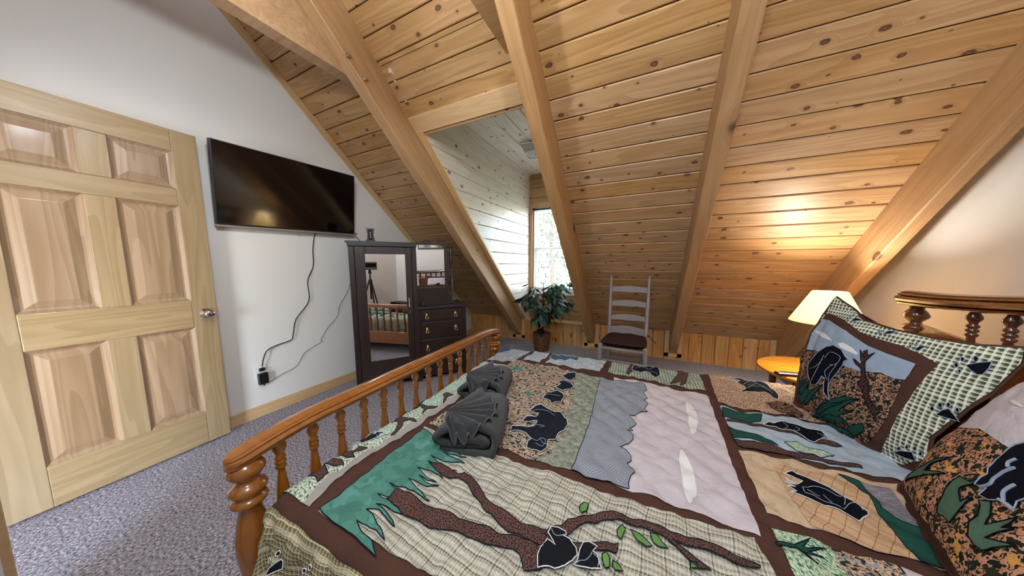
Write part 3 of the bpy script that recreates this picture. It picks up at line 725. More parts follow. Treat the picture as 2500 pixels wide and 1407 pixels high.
# ================================================================ the quilt
S0, T0, T1, QR, ZT = .13, .05, 1.70, .06, .458
def vnoise(x, y, seed=0):
    x = np.asarray(x, float); y = np.asarray(y, float)
    r = np.zeros(np.broadcast(x, y).shape)
    rs = np.random.RandomState(seed)
    for k in range(9):
        a = rs.uniform(0, 2*PI); f = rs.uniform(.6, 1.8); p = rs.uniform(0, 2*PI)
        r = r + np.sin((x * math.cos(a) + y * math.sin(a)) * f * 2 * PI + p)
    return r / 4.5
def quilt_surface(s, t, off):
    s = np.asarray(s, float); t = np.asarray(t, float)
    w1 = vnoise(s * 3, t * 3, 1) * .018; w2 = vnoise(s * 3, t * 3, 2) * .018
    q = np.abs(np.sin(PI * (s + t + w1) / .125)) * np.abs(np.sin(PI * (s - t + w2) / .125))
    q = (q * q + .012) ** .25
    puff = .0130 * q + .0028 * vnoise(s * 13, t * 13, 3) + .006 * vnoise(s * 2.2, t * 2.2, 4) + .0010 * vnoise(s * 32, t * 32, 5)
    h = off + puff
    ds = np.maximum(S0 - s, 0); dn = np.maximum(T0 - t, 0); df = np.maximum(t - T1, 0); dt = dn + df
    d = np.hypot(ds, dt); sg = np.where(dn > 0, -1., 1.)
    a = np.minimum(d / QR, PI / 2); R_ = QR
    dd = np.where(d > 1e-9, d, 1)
    drop = np.maximum(d - R_ * PI / 2, 0)
    ruf = np.minimum(drop / .12, 1) * (.016 * np.sin(2 * PI * s / .17 + .8) + .008 * np.sin(2 * PI * s / .075)) * np.minimum(dt / dd * 1.2, 1)
    hor = R_ * np.sin(a) + h * np.sin(a) + ruf + np.minimum(drop, .3) * .10 * (dt / dd)
    z = ZT - (R_ * (1 - np.cos(a)) + drop) + h * np.cos(a)
    u = np.maximum(s, S0) - hor * ds / dd; v = np.clip(t, T0, T1) + sg * hor * dt / dd
    return np.stack([u, v, z], -1)
def densify(poly, step):
    out = []
    for i in range(len(poly)):
        a, b = poly[i], poly[(i+1) % len(poly)]; n = max(1, int(math.hypot(b[0]-a[0], b[1]-a[1]) / step))
        for k in range(n): out.append((a[0] + (b[0]-a[0]) * k / n, a[1] + (b[1]-a[1]) * k / n))
    return out
def inside(poly, x, y):
    P = np.array(poly); X1, Y1 = P[:, 0], P[:, 1]; X2, Y2 = np.roll(X1, -1), np.roll(Y1, -1)
    x = x[:, None]; y = y[:, None]
    c = ((Y1 > y) != (Y2 > y)) & (x < (X2 - X1) * (y - Y1) / np.where(Y2 == Y1, 1e-12, Y2 - Y1) + X1)
    return c.sum(1) % 2 == 1
def patch_mesh(name, poly, surf, off, mat, step):
    """flat outline in cloth coordinates, triangulated and laid on the puffed cloth surface"""
    b = densify(poly, step); x0, y0 = np.min(b, 0); x1, y1 = np.max(b, 0)
    gx, gy = np.meshgrid(np.arange(x0 + step / 2, x1, step), np.arange(y0 + step / 2, y1, step)); gx = gx.ravel(); gy = gy.ravel()
    if len(gx):
        k = inside(b, gx, gy); gx, gy = gx[k], gy[k]
        if len(gx):
            B = np.array(b); dmin = np.full(len(gx), 9.)
            for i in range(0, len(B), 64): dmin = np.minimum(dmin, np.hypot(gx[:, None] - B[None, i:i+64, 0], gy[:, None] - B[None, i:i+64, 1]).min(1))
            k = dmin > step * .45; gx, gy = gx[k], gy[k]
    pts = [Vector(p) for p in b] + [Vector((a, c)) for a, c in zip(gx, gy)]
    r = delaunay_2d_cdt(pts, [], [list(range(len(b)))], 1, 1e-6)
    st = np.array([tuple(v) for v in r[0]]); co = surf(st[:, 0], st[:, 1], off)
    f = [tuple(q) for q in r[2]]
    a = st[f[0][1]] - st[f[0][0]]; c = st[f[0][2]] - st[f[0][0]]
    if a[0] * c[1] - a[1] * c[0] < 0: f = [q[::-1] for q in f]
    return newmesh(name, co, f, mat, True, st)
def outline(poly, surf, off, mat, r, parent, name='stitched_edge'):
    b = densify(poly, .008); b.append(b[0]); a = np.array(b); co = surf(a[:, 0], a[:, 1], off)
    return G().tube([tuple(c) for c in co], r, 4, False).put(name, mat, parent)
def build_patches(data, surf, parent, base, lay, step, er):
    for nm, mat, layer, oc, lab, s in data:
        v = [float(q) for q in s.split()]; poly = list(zip(v[::2], v[1::2]))
        me = patch_mesh(nm, poly, surf, base + lay * layer, CL[mat], step if len(poly) < 999 else step)
        o = put(nm, me, parent, label=lab)
        if oc: outline(poly, surf, base + lay * layer + er * .3, CL[oc], er, o)
QUILT=[
('border_panel','green_leaf',1,None,None,'-0.1 0.045 0.196 0.045 0.168 0.14 0.18 0.27 0.196 0.39 0.19 0.5 0.197 0.6 0.215 0.72 0.21 0.86 0.225 1 0.235 1.15 0.245 1.3 0.25 1.34 -0.1 1.34'),
('border_panel','beige',1,None,None,'0.196 0.045 0.228 0.045 0.205 0.14 0.207 0.32 0.24 0.45 0.24 0.55 0.25 0.66 0.262 0.8 0.27 1 0.285 1.2 0.295 1.34 0.25 1.34 0.245 1.3 0.235 1.15 0.225 1 0.21 0.86 0.215 0.72 0.197 0.6 0.19 0.5 0.196 0.39 0.18 0.27 0.168 0.14'),
('side_drop_panel','plaid_olive',1,None,None,'-0.16 -0.45 2.35 -0.45 2.35 -0.005 1.8 0.004 1.3 0.004 0.62 -0.01 0.35 -0.002 0.1 0.01 -0.16 0.01'),
('tree_panel','plaid_grey',1,None,None,'0.272 0.045 0.5 0.047 0.9 0.047 1.462 0.047 1.462 0.1 1.43 0.463 1.2 0.461 0.9 0.463 0.6 0.474 0.272 0.5'),
('forest_floor_panel','orange_leaf',1,None,None,'0.272 0.53 0.62 0.515 0.8 0.502 0.8 0.505 0.84 0.56 0.86 0.66 0.84 0.86 0.83 1.1 0.8 1.25 0.785 1.42 0.55 1.452 0.335 1.465 0.3 1.46 0.285 1'),
('meadow_panel','olive_print',1,None,None,'0.78 1.394 0.941 1.363 0.942 1.12 0.948 0.928 0.949 0.774 0.94 0.624 0.933 0.501 0.8 0.503 0.819 0.585 0.846 0.685 0.854 0.781 0.809 0.903 0.811 1.123'),
('mountain_panel','grey_check',2,'navy',None,'0.941 1.363 1.158 1.374 1.196 1.356 1.206 1.296 1.186 1.241 1.205 1.206 1.183 1.155 1.204 1.125 1.187 1.08 1.199 1.049 1.153 1.006 1.117 0.958 1.147 0.914 1.118 0.867 1.133 0.86 1.109 0.84 1.133 0.811 1.133 0.781 1.115 0.753 1.086 0.713 1.108 0.697 1.125 0.669 1.127 0.647 1.113 0.625 1.133 0.602 1.139 0.581 1.126 0.559 1.119 0.528 1.121 0.509 1.032 0.501 0.933 0.501 0.94 0.624 0.949 0.774 0.948 0.928 0.942 1.12'),
('sky_panel','lilac',1,None,None,'1.05 0.506 1.25 0.496 1.447 0.472 1.462 0.7 1.478 0.9 1.495 1.15 1.51 1.378 1.3 1.4 1.14 1.42 1.02 1.42 1.02 0.9'),
('corner_panel','blue_leaf',1,None,None,'-0.1 1.385 0.22 1.4 0.31 1.44 0.335 1.6 0.35 1.8 0.35 2.1 -0.1 2.1'),
('edge_panel','pale_grey',1,None,None,'0.355 1.5 0.485 1.495 0.5 1.62 0.515 1.75 0.52 2.1 0.39 2.1 0.385 1.7'),
('edge_panel','pale_blue',1,None,None,'0.53 1.495 0.75 1.487 0.925 1.478 0.94 1.62 0.95 1.75 0.95 2.1 0.55 2.1 0.548 1.7'),
('edge_panel','green_check',1,None,None,'0.975 1.485 1.25 1.465 1.518 1.43 1.528 1.58 1.538 1.75 1.54 2.1 1 2.1 0.99 1.7'),
('side_panel','leopard',1,None,None,'1.545 1.285 1.72 1.275 1.9 1.262 2.3 1.25 2.3 2.1 1.59 2.1 1.588 1.72 1.565 1.5'),
('side_panel','pale_sky',1,None,None,'1.52 0.915 1.7 0.912 1.86 0.905 2.3 0.895 2.3 1.225 1.9 1.24 1.7 1.246 1.541 1.25'),
('side_panel','wheat',1,None,None,'1.49 0.562 1.62 0.556 1.76 0.548 2.3 0.53 2.3 0.865 1.85 0.872 1.65 0.882 1.515 0.886'),
('side_panel','teal_leaf',1,None,None,'1.484 0.518 1.6 0.514 1.585 0.3 1.6 0.06 1.62 0.045 1.5 0.045 1.478 0.25'),
('side_panel','orange_leaf',1,None,None,'1.6 0.514 1.72 0.509 1.72 0.3 1.74 0.045 1.62 0.045 1.6 0.06 1.585 0.3'),
('side_panel','lilac',1,None,None,'1.72 0.509 2.3 0.49 2.3 0.045 1.74 0.045 1.72 0.3'),
('pine_applique','teal',2,'navy','teal pine tree with jagged branches','0.274 0.487 0.362 0.471 0.451 0.44 0.5 0.419 0.555 0.41 0.505 0.404 0.451 0.402 0.517 0.388 0.572 0.375 0.515 0.368 0.428 0.361 0.479 0.352 0.527 0.338 0.561 0.341 0.495 0.339 0.432 0.339 0.482 0.315 0.537 0.295 0.502 0.297 0.455 0.303 0.419 0.3 0.463 0.282 0.496 0.274 0.529 0.274 0.496 0.268 0.455 0.267 0.495 0.257 0.548 0.259 0.51 0.245 0.473 0.242 0.436 0.238 0.49 0.224 0.53 0.212 0.557 0.205 0.507 0.206 0.451 0.211 0.388 0.202 0.437 0.195 0.489 0.184 0.534 0.167 0.491 0.171 0.443 0.171 0.386 0.157 0.441 0.153 0.484 0.146 0.52 0.136 0.484 0.133 0.455 0.133 0.416 0.127 0.458 0.121 0.501 0.112 0.521 0.099 0.486 0.105 0.448 0.113 0.395 0.109 0.439 0.096 0.502 0.074 0.533 0.057 0.487 0.068 0.451 0.07 0.407 0.069 0.445 0.053 0.503 0.044 0.538 0.028 0.495 0.032 0.457 0.036 0.421 0.039 0.374 0.041 0.287 0.048 0.269 0.051'),
('branch_applique','bark',3,'navy',None,'0.448 0.333 0.485 0.343 0.533 0.34 0.574 0.329 0.591 0.345 0.619 0.343 0.665 0.318 0.708 0.286 0.746 0.268 0.774 0.265 0.806 0.252 0.845 0.248 0.873 0.254 0.905 0.25 0.934 0.253 0.943 0.223 0.916 0.217 0.893 0.21 0.871 0.208 0.854 0.215 0.821 0.21 0.798 0.216 0.771 0.229 0.724 0.243 0.675 0.272 0.63 0.302 0.583 0.317 0.559 0.305 0.527 0.301 0.498 0.304'),
('branch_applique','bark',3,'navy',None,'0.423 0.199 0.475 0.197 0.522 0.189 0.57 0.188 0.618 0.183 0.645 0.189 0.674 0.186 0.697 0.192 0.735 0.187 0.773 0.194 0.793 0.193 0.828 0.204 0.853 0.208 0.87 0.204 0.896 0.21 0.913 0.205 0.926 0.184 0.935 0.156 0.895 0.139 0.883 0.155 0.873 0.167 0.853 0.172 0.826 0.167 0.793 0.157 0.757 0.151 0.724 0.151 0.7 0.15 0.678 0.144 0.649 0.143 0.615 0.135 0.575 0.132 0.53 0.133 0.507 0.137 0.478 0.147 0.432 0.154'),
('branch_applique','bark',4,'navy',None,'0.916 0.239 0.925 0.259 0.95 0.29 0.964 0.311 0.984 0.322 1.016 0.354 1.047 0.372 1.083 0.388 1.115 0.391 1.153 0.392 1.185 0.386 1.217 0.386 1.246 0.388 1.279 0.39 1.322 0.39 1.349 0.39 1.375 0.385 1.399 0.379 1.413 0.373 1.41 0.367 1.381 0.36 1.343 0.364 1.311 0.365 1.26 0.363 1.23 0.365 1.246 0.348 1.27 0.335 1.295 0.327 1.304 0.32 1.278 0.309 1.254 0.321 1.234 0.343 1.215 0.359 1.193 0.361 1.152 0.369 1.101 0.369 1.05 0.347 1.001 0.309 0.981 0.283 0.97 0.267 0.946 0.234'),
('branch_applique','bark',3,'navy',None,'0.964 0.249 1.009 0.265 1.041 0.274 1.072 0.293 1.098 0.302 1.094 0.273 1.059 0.257 1.028 0.252 0.981 0.235'),
('bear_applique','black',5,'white','black bear climbing, sewn on the tree panel','0.924 0.243 0.928 0.26 0.944 0.271 0.965 0.273 0.969 0.263 0.962 0.256 0.98 0.256 0.999 0.243 1.006 0.222 0.999 0.196 0.984 0.179 0.925 0.153 0.915 0.182 0.916 0.206 0.927 0.226 0.949 0.224'),
('bear_applique','black',5,'white',None,'1.009 0.217 1.008 0.243 1.014 0.262 1.029 0.265 1.049 0.26 1.04 0.244 1.052 0.239 1.064 0.214 1.004 0.188 1.009 0.201'),
('leaf_applique','leaf',4,'navy',None,'0.996 0.352 0.988 0.355 0.986 0.374 0.996 0.388 1.009 0.391 1.007 0.368'),
('leaf_applique','leaf',4,'navy',None,'1.093 0.337 1.105 0.358 1.114 0.342 1.11 0.325 1.104 0.309 1.095 0.318'),
('leaf_applique','leaf',4,'navy',None,'1.127 0.346 1.142 0.346 1.161 0.34 1.179 0.326 1.166 0.315 1.142 0.32'),
('leaf_applique','leaf',4,'navy',None,'1.174 0.355 1.19 0.356 1.204 0.344 1.215 0.329 1.197 0.33 1.181 0.337'),
('leaf_applique','leaf',4,'navy',None,'1.062 0.247 1.072 0.256 1.081 0.245 1.082 0.227 1.072 0.22 1.065 0.232'),
('leaf_applique','leaf',4,'navy',None,'1.088 0.245 1.103 0.245 1.112 0.236 1.095 0.228 1.088 0.232'),
('leaf_applique','leaf',4,'navy',None,'1.261 0.315 1.273 0.322 1.276 0.309 1.258 0.3'),
('cloud_applique','white',2,None,'white cloud','1.387 1.235 1.396 1.247 1.407 1.232 1.413 1.169 1.415 1.1 1.411 1.051 1.393 0.983 1.382 0.931 1.365 0.913 1.359 0.929 1.365 0.98 1.364 1.013 1.373 1.053 1.376 1.132'),
('cloud_applique','white',2,None,'white cloud','1.299 0.766 1.307 0.778 1.316 0.735 1.328 0.684 1.324 0.631 1.323 0.59 1.319 0.566 1.305 0.547 1.3 0.526 1.291 0.513 1.287 0.531 1.283 0.567 1.286 0.615 1.287 0.666 1.29 0.717'),
('bear_applique','navy_black',3,'white','largest black bear on the leaf print','0.66 0.814 0.676 0.856 0.7 0.879 0.734 0.87 0.778 0.86 0.807 0.861 0.846 0.818 0.861 0.774 0.856 0.725 0.839 0.691 0.835 0.647 0.813 0.621 0.819 0.585 0.803 0.56 0.768 0.548 0.743 0.555 0.733 0.602 0.741 0.622 0.708 0.642 0.656 0.633 0.643 0.613 0.635 0.656 0.68 0.685 0.725 0.7 0.726 0.745 0.68 0.714 0.661 0.716 0.671 0.752 0.707 0.767 0.713 0.802'),
('bear_applique','navy_black',3,'white',None,'0.68 0.962 0.69 1.039 0.729 1.072 0.772 1.06 0.79 1.01 0.779 0.952 0.746 0.912 0.722 0.953'),
('bear_applique','navy_black',3,'white',None,'0.706 1.213 0.732 1.262 0.783 1.229 0.806 1.186 0.799 1.118 0.756 1.099 0.707 1.127 0.731 1.171'),
('bear_applique','navy_black',3,'white',None,'0.715 1.334 0.735 1.385 0.778 1.403 0.796 1.309 0.776 1.262 0.734 1.282 0.705 1.309'),
('leaf_applique','teal',2,None,None,'0.351 1.296 0.364 1.349 0.415 1.347 0.427 1.284 0.383 1.264'),
('leaf_applique','teal',2,None,None,'0.569 1.002 0.577 1.021 0.599 1.008 0.597 0.984 0.58 0.984'),
('bear_applique','navy_black',2,'white',None,'0.101 0.281 0.099 0.309 0.099 0.338 0.099 0.368 0.089 0.388 0.119 0.393 0.143 0.397 0.142 0.379 0.143 0.349 0.139 0.318 0.134 0.3 0.106 0.3 0.1 0.291'),
('bear_applique','navy_black',2,'navy',None,'0.101 0.531 0.101 0.581 0.1 0.65 0.102 0.732 0.1 0.77 0.105 0.732 0.112 0.654 0.099 0.588'),
('branch_applique','bark',2,'navy',None,'0.088 0.125 0.089 0.157 0.088 0.197 0.138 0.209 0.164 0.2 0.143 0.178 0.102 0.169 0.157 0.148 0.166 0.107 0.127 0.123'),
('branch_applique','bark',2,'navy',None,'0.101 0.232 0.099 0.258 0.131 0.261 0.134 0.285 0.164 0.298 0.161 0.275 0.139 0.25 0.172 0.237 0.147 0.226 0.116 0.228'),
('branch_applique','bark',2,'navy',None,'0.102 0.472 0.1 0.52 0.138 0.527 0.181 0.534 0.215 0.514 0.151 0.497 0.18 0.454 0.197 0.401 0.189 0.388 0.163 0.447 0.129 0.488'),
('branch_applique','bark',2,'navy',None,'0.108 0.647 0.152 0.658 0.198 0.685 0.198 0.644 0.182 0.623 0.183 0.584 0.161 0.627'),
('branch_applique','bark',2,'navy',None,'0.15 0.79 0.156 0.818 0.204 0.813 0.187 0.789 0.21 0.736 0.214 0.707 0.176 0.768'),
('stone_applique','pale_leaf',2,None,None,'0.101 0.392 0.099 0.459 0.093 0.497 0.153 0.464 0.171 0.39 0.15 0.361 0.09 0.36'),
('stone_applique','pale_leaf',2,None,None,'0.102 0.682 0.094 0.766 0.143 0.787 0.189 0.757 0.195 0.699 0.152 0.658'),
('stone_applique','pale_leaf',2,None,None,'0.1 0.81 0.103 0.913 0.158 0.96 0.216 0.888 0.177 0.827 0.12 0.804'),
('hill_applique','steel_blue',2,None,None,'0.03 1.55 0.06 1.45 0.1 1.52 0.13 1.62 0.17 1.68 0.1 1.78 0.02 1.75'),
('bear_applique','steel_blue',2,'white','blue bear on the far border','0.53 1.68 0.538 1.71 0.596 1.709 0.69 1.71 0.728 1.71 0.751 1.688 0.744 1.629 0.69 1.633 0.647 1.587 0.576 1.583 0.528 1.619'),
('bear_applique','navy_black',3,'white',None,'1.124 1.621 1.139 1.686 1.185 1.71 1.26 1.71 1.296 1.71 1.297 1.587 1.269 1.525 1.243 1.543 1.233 1.612 1.182 1.579 1.139 1.571'),
('branch_applique','bark',2,'navy',None,'1.342 1.472 1.387 1.586 1.412 1.679 1.407 1.72 1.471 1.71 1.466 1.661 1.425 1.491 1.396 1.461 1.406 1.537 1.362 1.481'),
('branch_applique','bark',2,'navy',None,'1.093 1.519 1.101 1.634 1.116 1.691 1.135 1.721 1.124 1.554 1.103 1.513'),
('bear_applique','night',2,'white',None,'1.698 1.71 1.728 1.723 1.773 1.699 1.84 1.72 1.857 1.695 1.87 1.663 1.87 1.584 1.867 1.505 1.849 1.466 1.829 1.469 1.811 1.518 1.779 1.531 1.742 1.515 1.69 1.479 1.735 1.553 1.744 1.601 1.72 1.62 1.713 1.648 1.745 1.67'),
('leaf_applique','dark_leaf',2,None,None,'1.767 1.389 1.836 1.442 1.883 1.406 1.898 1.34 1.871 1.275 1.809 1.267 1.779 1.329'),
('meadow_applique','forest',2,'navy',None,'1.545 1.232 1.702 1.23 1.677 1.168 1.626 1.135 1.602 1.129 1.529 1.145'),
('meadow_applique','forest',2,'navy',None,'1.527 1.052 1.612 1.028 1.651 1.013 1.668 0.971 1.645 0.983 1.52 0.97'),
('log_applique','bark',2,'navy',None,'1.533 1.108 1.603 1.119 1.66 1.113 1.73 1.086 1.811 1.058 1.878 1.053 1.899 1.069 1.898 1.081 1.85 1.096 1.767 1.119 1.669 1.127 1.61 1.141 1.54 1.126'),
('log_applique','bark',2,'navy',None,'1.515 0.944 1.607 0.969 1.662 0.954 1.718 0.942 1.801 0.944 1.884 0.941 1.88 0.927 1.789 0.919 1.618 0.907 1.522 0.907'),
('bush_applique','pale_leaf',2,'forest',None,'1.696 0.998 1.745 1.029 1.768 1.001 1.806 0.99 1.837 0.985 1.799 0.956 1.744 0.945 1.711 0.966'),
('bear_applique','night',3,'white','black bear lying on a log','1.671 1.124 1.705 1.155 1.762 1.17 1.811 1.167 1.846 1.159 1.881 1.163 1.885 1.132 1.85 1.096 1.808 1.052 1.789 1.069 1.771 1.093 1.74 1.113 1.691 1.115'),
('meadow_applique','forest',2,'navy',None,'1.781 0.855 1.827 0.844 1.829 0.787 1.816 0.73 1.846 0.688 1.867 0.674 1.877 0.621 1.838 0.578 1.818 0.551 1.775 0.545 1.783 0.616 1.796 0.701 1.816 0.781 1.807 0.821'),
('mountain_applique','grey_purple',2,None,None,'1.829 0.845 1.892 0.836 1.881 0.77 1.867 0.674 1.846 0.688 1.82 0.732 1.829 0.787'),
('net_applique','net',2,None,None,'1.597 0.822 1.778 0.851 1.807 0.821 1.816 0.781 1.796 0.701 1.783 0.616 1.772 0.548 1.717 0.543 1.585 0.559 1.584 0.668'),
('bear_applique','night',3,'white','sleeping black bear on the wheat panel','1.616 0.787 1.642 0.804 1.664 0.792 1.686 0.775 1.719 0.77 1.734 0.751 1.753 0.731 1.759 0.705 1.766 0.69 1.753 0.672 1.725 0.647 1.696 0.649 1.67 0.666 1.637 0.665 1.608 0.675 1.591 0.686 1.607 0.69 1.593 0.715 1.612 0.71 1.598 0.736 1.622 0.727 1.604 0.755 1.633 0.745 1.65 0.759 1.631 0.778'),
('pine_applique','forest',2,'navy',None,'1.474 0.465 1.496 0.475 1.516 0.479 1.54 0.496 1.56 0.509 1.534 0.481 1.558 0.486 1.582 0.491 1.542 0.475 1.567 0.469 1.533 0.468 1.548 0.446 1.516 0.466 1.49 0.458 1.474 0.453'),
('paw_applique','black',2,'white',None,'0.319 -0.105 0.329 -0.084 0.344 -0.07 0.361 -0.059 0.368 -0.064 0.371 -0.079'),
('paw_applique','black',2,'white',None,'0.325 -0.069 0.321 -0.076 0.314 -0.081 0.307 -0.083 0.305 -0.079 0.309 -0.072 0.316 -0.067 0.323 -0.065'),
('paw_applique','black',2,'white',None,'0.356 -0.042 0.352 -0.049 0.346 -0.054 0.339 -0.055 0.337 -0.052 0.34 -0.045 0.347 -0.04 0.353 -0.039'),
('paw_applique','black',2,'white',None,'0.169 -0.134 0.179 -0.112 0.194 -0.098 0.211 -0.087 0.218 -0.092 0.221 -0.107'),
('paw_applique','black',2,'white',None,'0.175 -0.097 0.171 -0.104 0.164 -0.109 0.157 -0.111 0.155 -0.107 0.159 -0.1 0.166 -0.095 0.173 -0.093'),
('paw_applique','black',2,'white',None,'0.206 -0.07 0.202 -0.077 0.196 -0.082 0.189 -0.083 0.187 -0.08 0.19 -0.073 0.197 -0.068 0.203 -0.067'),
]
SHAM_FAR=[
('plaid_border','plaid_check',1,None,None,'-0.03 0.43 0 0.562 0.09 0.515 0.173 0.471 0.28 0.456 0.408 0.45 0.487 0.456 0.555 0.476 0.564 0.43 0.538 0.318 0.513 0.212 0.49 0.13 0.5 0.05 0.44 -0.01 0.37 -0.028 0.394 0.031 0.406 0.089 0.417 0.182 0.425 0.243 0.434 0.304 0.447 0.369 0.401 0.388 0.337 0.403 0.258 0.409 0.199 0.419 0.096 0.461 -0.003 0.48 -0.036 0.46'),
('scene_panel','orange_dark',1,None,None,'0.011 0.039 -0.057 0.224 -0.032 0.265 0.031 0.287 0.093 0.281 0.202 0.262 0.259 0.262 0.33 0.283 0.37 0.278 0.39 0.276 0.39 0.224 0.389 0.118 0.368 0.053 0.345 0.011 0.31 -0.016 0.234 -0.022 0.134 -0.029 0.092 -0.032'),
('sky_panel','sky_blue',2,None,None,'-0.04 0.275 -0.045 0.358 -0.025 0.445 0.027 0.445 0.143 0.412 0.246 0.372 0.323 0.36 0.403 0.351 0.401 0.31 0.397 0.285 0.37 0.278 0.33 0.283 0.259 0.262 0.202 0.262 0.093 0.281 0.031 0.287'),
('cloud_applique','white',3,None,None,'-0.038 0.379 0.003 0.383 0.056 0.377 0.11 0.352 0.061 0.355 -0.011 0.367'),
('cloud_applique','white',3,None,None,'0.141 0.349 0.16 0.359 0.196 0.349 0.235 0.331 0.23 0.323 0.193 0.327 0.159 0.334'),
('branch_applique','bark_dark',3,'night',None,'0.233 0.348 0.25 0.334 0.261 0.325 0.247 0.346 0.256 0.355 0.27 0.334 0.287 0.353 0.279 0.331 0.272 0.309 0.278 0.28 0.29 0.253 0.312 0.225 0.322 0.187 0.341 0.16 0.372 0.142 0.361 0.112 0.324 0.151 0.304 0.19 0.277 0.208 0.277 0.241 0.265 0.274 0.245 0.286 0.226 0.305 0.238 0.303 0.259 0.291 0.263 0.299 0.25 0.321'),
('bear_applique','night',4,'ice','black bear facing forward','0.059 0.165 0.033 0.218 0.056 0.278 0.092 0.318 0.13 0.336 0.169 0.326 0.196 0.301 0.21 0.295 0.2 0.282 0.202 0.262 0.192 0.223 0.18 0.184 0.179 0.142 0.197 0.096 0.164 0.121 0.155 0.173 0.136 0.186 0.122 0.137 0.091 0.124'),
('grass_applique','forest',3,'night',None,'0.023 0.043 -0.011 0.112 0.048 0.13 0.083 0.091 0.14 0.131 0.104 0.079 0.15 0.086 0.091 0.051 0.047 0.01'),
('grass_applique','forest',3,'night',None,'0.104 -0.025 0.166 0.074 0.228 0.099 0.264 0.144 0.303 0.158 0.269 0.121 0.232 0.069 0.294 0.103 0.232 0.05 0.267 0.039 0.173 0.007'),
('grass_applique','forest',3,'night',None,'0.243 -0.015 0.289 0.039 0.329 0.069 0.335 0.044 0.278 -0.018'),
('grass_applique','forest',4,'night',None,'0.064 0.011 0.088 0.072 0.125 0.128 0.155 0.152 0.121 0.097 0.096 0.043'),
('grass_applique','forest',4,'night',None,'0.108 -0.026 0.139 0.033 0.192 0.084 0.251 0.114 0.201 0.068 0.135 -0.003'),
('grass_applique','forest',4,'night',None,'0.122 -0.025 0.194 0.033 0.247 0.047 0.283 0.035 0.229 0.019 0.167 -0.007'),
('grass_applique','forest',4,'night',None,'0.138 0.026 0.202 0.105 0.253 0.143 0.304 0.156 0.262 0.131 0.211 0.087'),
('grass_applique','forest',4,'night',None,'0.166 -0.005 0.216 -0.005 0.269 0.006 0.285 -0.007 0.243 -0.015 0.196 -0.018'),
('grass_applique','forest',4,'night',None,'0.007 0.069 0.044 0.113 0.084 0.144 0.062 0.097 0.043 0.052'),
('paw_applique','night',2,'ice',None,'0.492 0.388 0.499 0.396 0.51 0.407 0.524 0.417 0.526 0.396 0.523 0.372 0.516 0.367 0.502 0.377'),
('paw_applique','night',2,'ice',None,'0.482 0.383 0.482 0.375 0.478 0.373 0.474 0.379 0.474 0.387 0.478 0.389'),
('paw_applique','night',2,'ice',None,'0.485 0.405 0.485 0.398 0.482 0.396 0.478 0.402 0.477 0.409 0.481 0.411'),
('paw_applique','night',2,'ice',None,'0.505 0.417 0.505 0.408 0.501 0.406 0.496 0.413 0.496 0.422 0.5 0.424'),
('paw_applique','night',2,'ice',None,'0.491 0.366 0.491 0.36 0.488 0.358 0.485 0.363 0.485 0.369 0.488 0.371'),
('paw_applique','night',2,'ice',None,'0.485 0.205 0.492 0.226 0.502 0.238 0.524 0.209 0.507 0.207'),
('paw_applique','night',2,'ice',None,'0.48 0.223 0.48 0.215 0.476 0.212 0.472 0.217 0.472 0.225 0.476 0.228'),
('paw_applique','night',2,'ice',None,'0.49 0.243 0.49 0.235 0.486 0.232 0.482 0.238 0.483 0.246 0.487 0.248'),
('paw_applique','night',2,'ice',None,'0.503 0.252 0.503 0.244 0.499 0.241 0.496 0.247 0.496 0.255 0.5 0.257'),
('paw_applique','night',2,'ice',None,'0.518 0.245 0.518 0.237 0.515 0.235 0.512 0.24 0.512 0.248 0.515 0.25'),
('paw_applique','night',2,'ice',None,'0.421 0.018 0.442 0.038 0.469 0.053 0.479 0.029 0.452 0.02'),
('paw_applique','night',2,'ice',None,'0.443 0.046 0.44 0.038 0.435 0.035 0.432 0.039 0.435 0.047 0.44 0.051'),
('paw_applique','night',2,'ice',None,'0.46 0.065 0.459 0.057 0.454 0.054 0.451 0.058 0.453 0.066 0.457 0.069'),
('paw_applique','night',2,'ice',None,'0.477 0.072 0.476 0.065 0.472 0.062 0.469 0.066 0.47 0.074 0.474 0.077'),
('paw_applique','night',2,'ice',None,'0.489 0.064 0.488 0.056 0.484 0.053 0.481 0.057 0.483 0.065 0.486 0.068'),
('paw_applique','night',2,'ice',None,'0.379 0.4 0.386 0.417 0.405 0.421 0.395 0.412 0.391 0.398'),
('paw_applique','night',2,'ice',None,'0.368 0.408 0.368 0.403 0.365 0.401 0.361 0.405 0.361 0.41 0.364 0.412'),
('paw_applique','night',2,'ice',None,'0.367 0.42 0.368 0.415 0.365 0.414 0.362 0.418 0.361 0.422 0.364 0.423'),
('paw_applique','night',2,'ice',None,'0.377 0.424 0.377 0.42 0.374 0.418 0.371 0.422 0.37 0.427 0.373 0.428'),
('paw_applique','night',2,'ice',None,'0.132 0.457 0.139 0.478 0.172 0.474 0.155 0.466'),
('paw_applique','night',2,'ice',None,'0.118 0.469 0.119 0.464 0.115 0.463 0.109 0.467 0.107 0.472 0.112 0.473'),
('paw_applique','night',2,'ice',None,'0.115 0.482 0.117 0.478 0.113 0.477 0.108 0.481 0.106 0.485 0.109 0.486'),
('paw_applique','night',2,'ice',None,'0.124 0.489 0.126 0.485 0.123 0.484 0.117 0.488 0.114 0.492 0.117 0.493'),
('paw_applique','night',2,'ice',None,'0.269 0.432 0.282 0.449 0.308 0.451 0.289 0.438'),
('paw_applique','night',2,'ice',None,'0.26 0.437 0.261 0.432 0.258 0.431 0.254 0.435 0.253 0.439 0.256 0.44'),
('paw_applique','night',2,'ice',None,'0.263 0.443 0.264 0.439 0.261 0.438 0.258 0.441 0.257 0.445 0.26 0.446'),
]
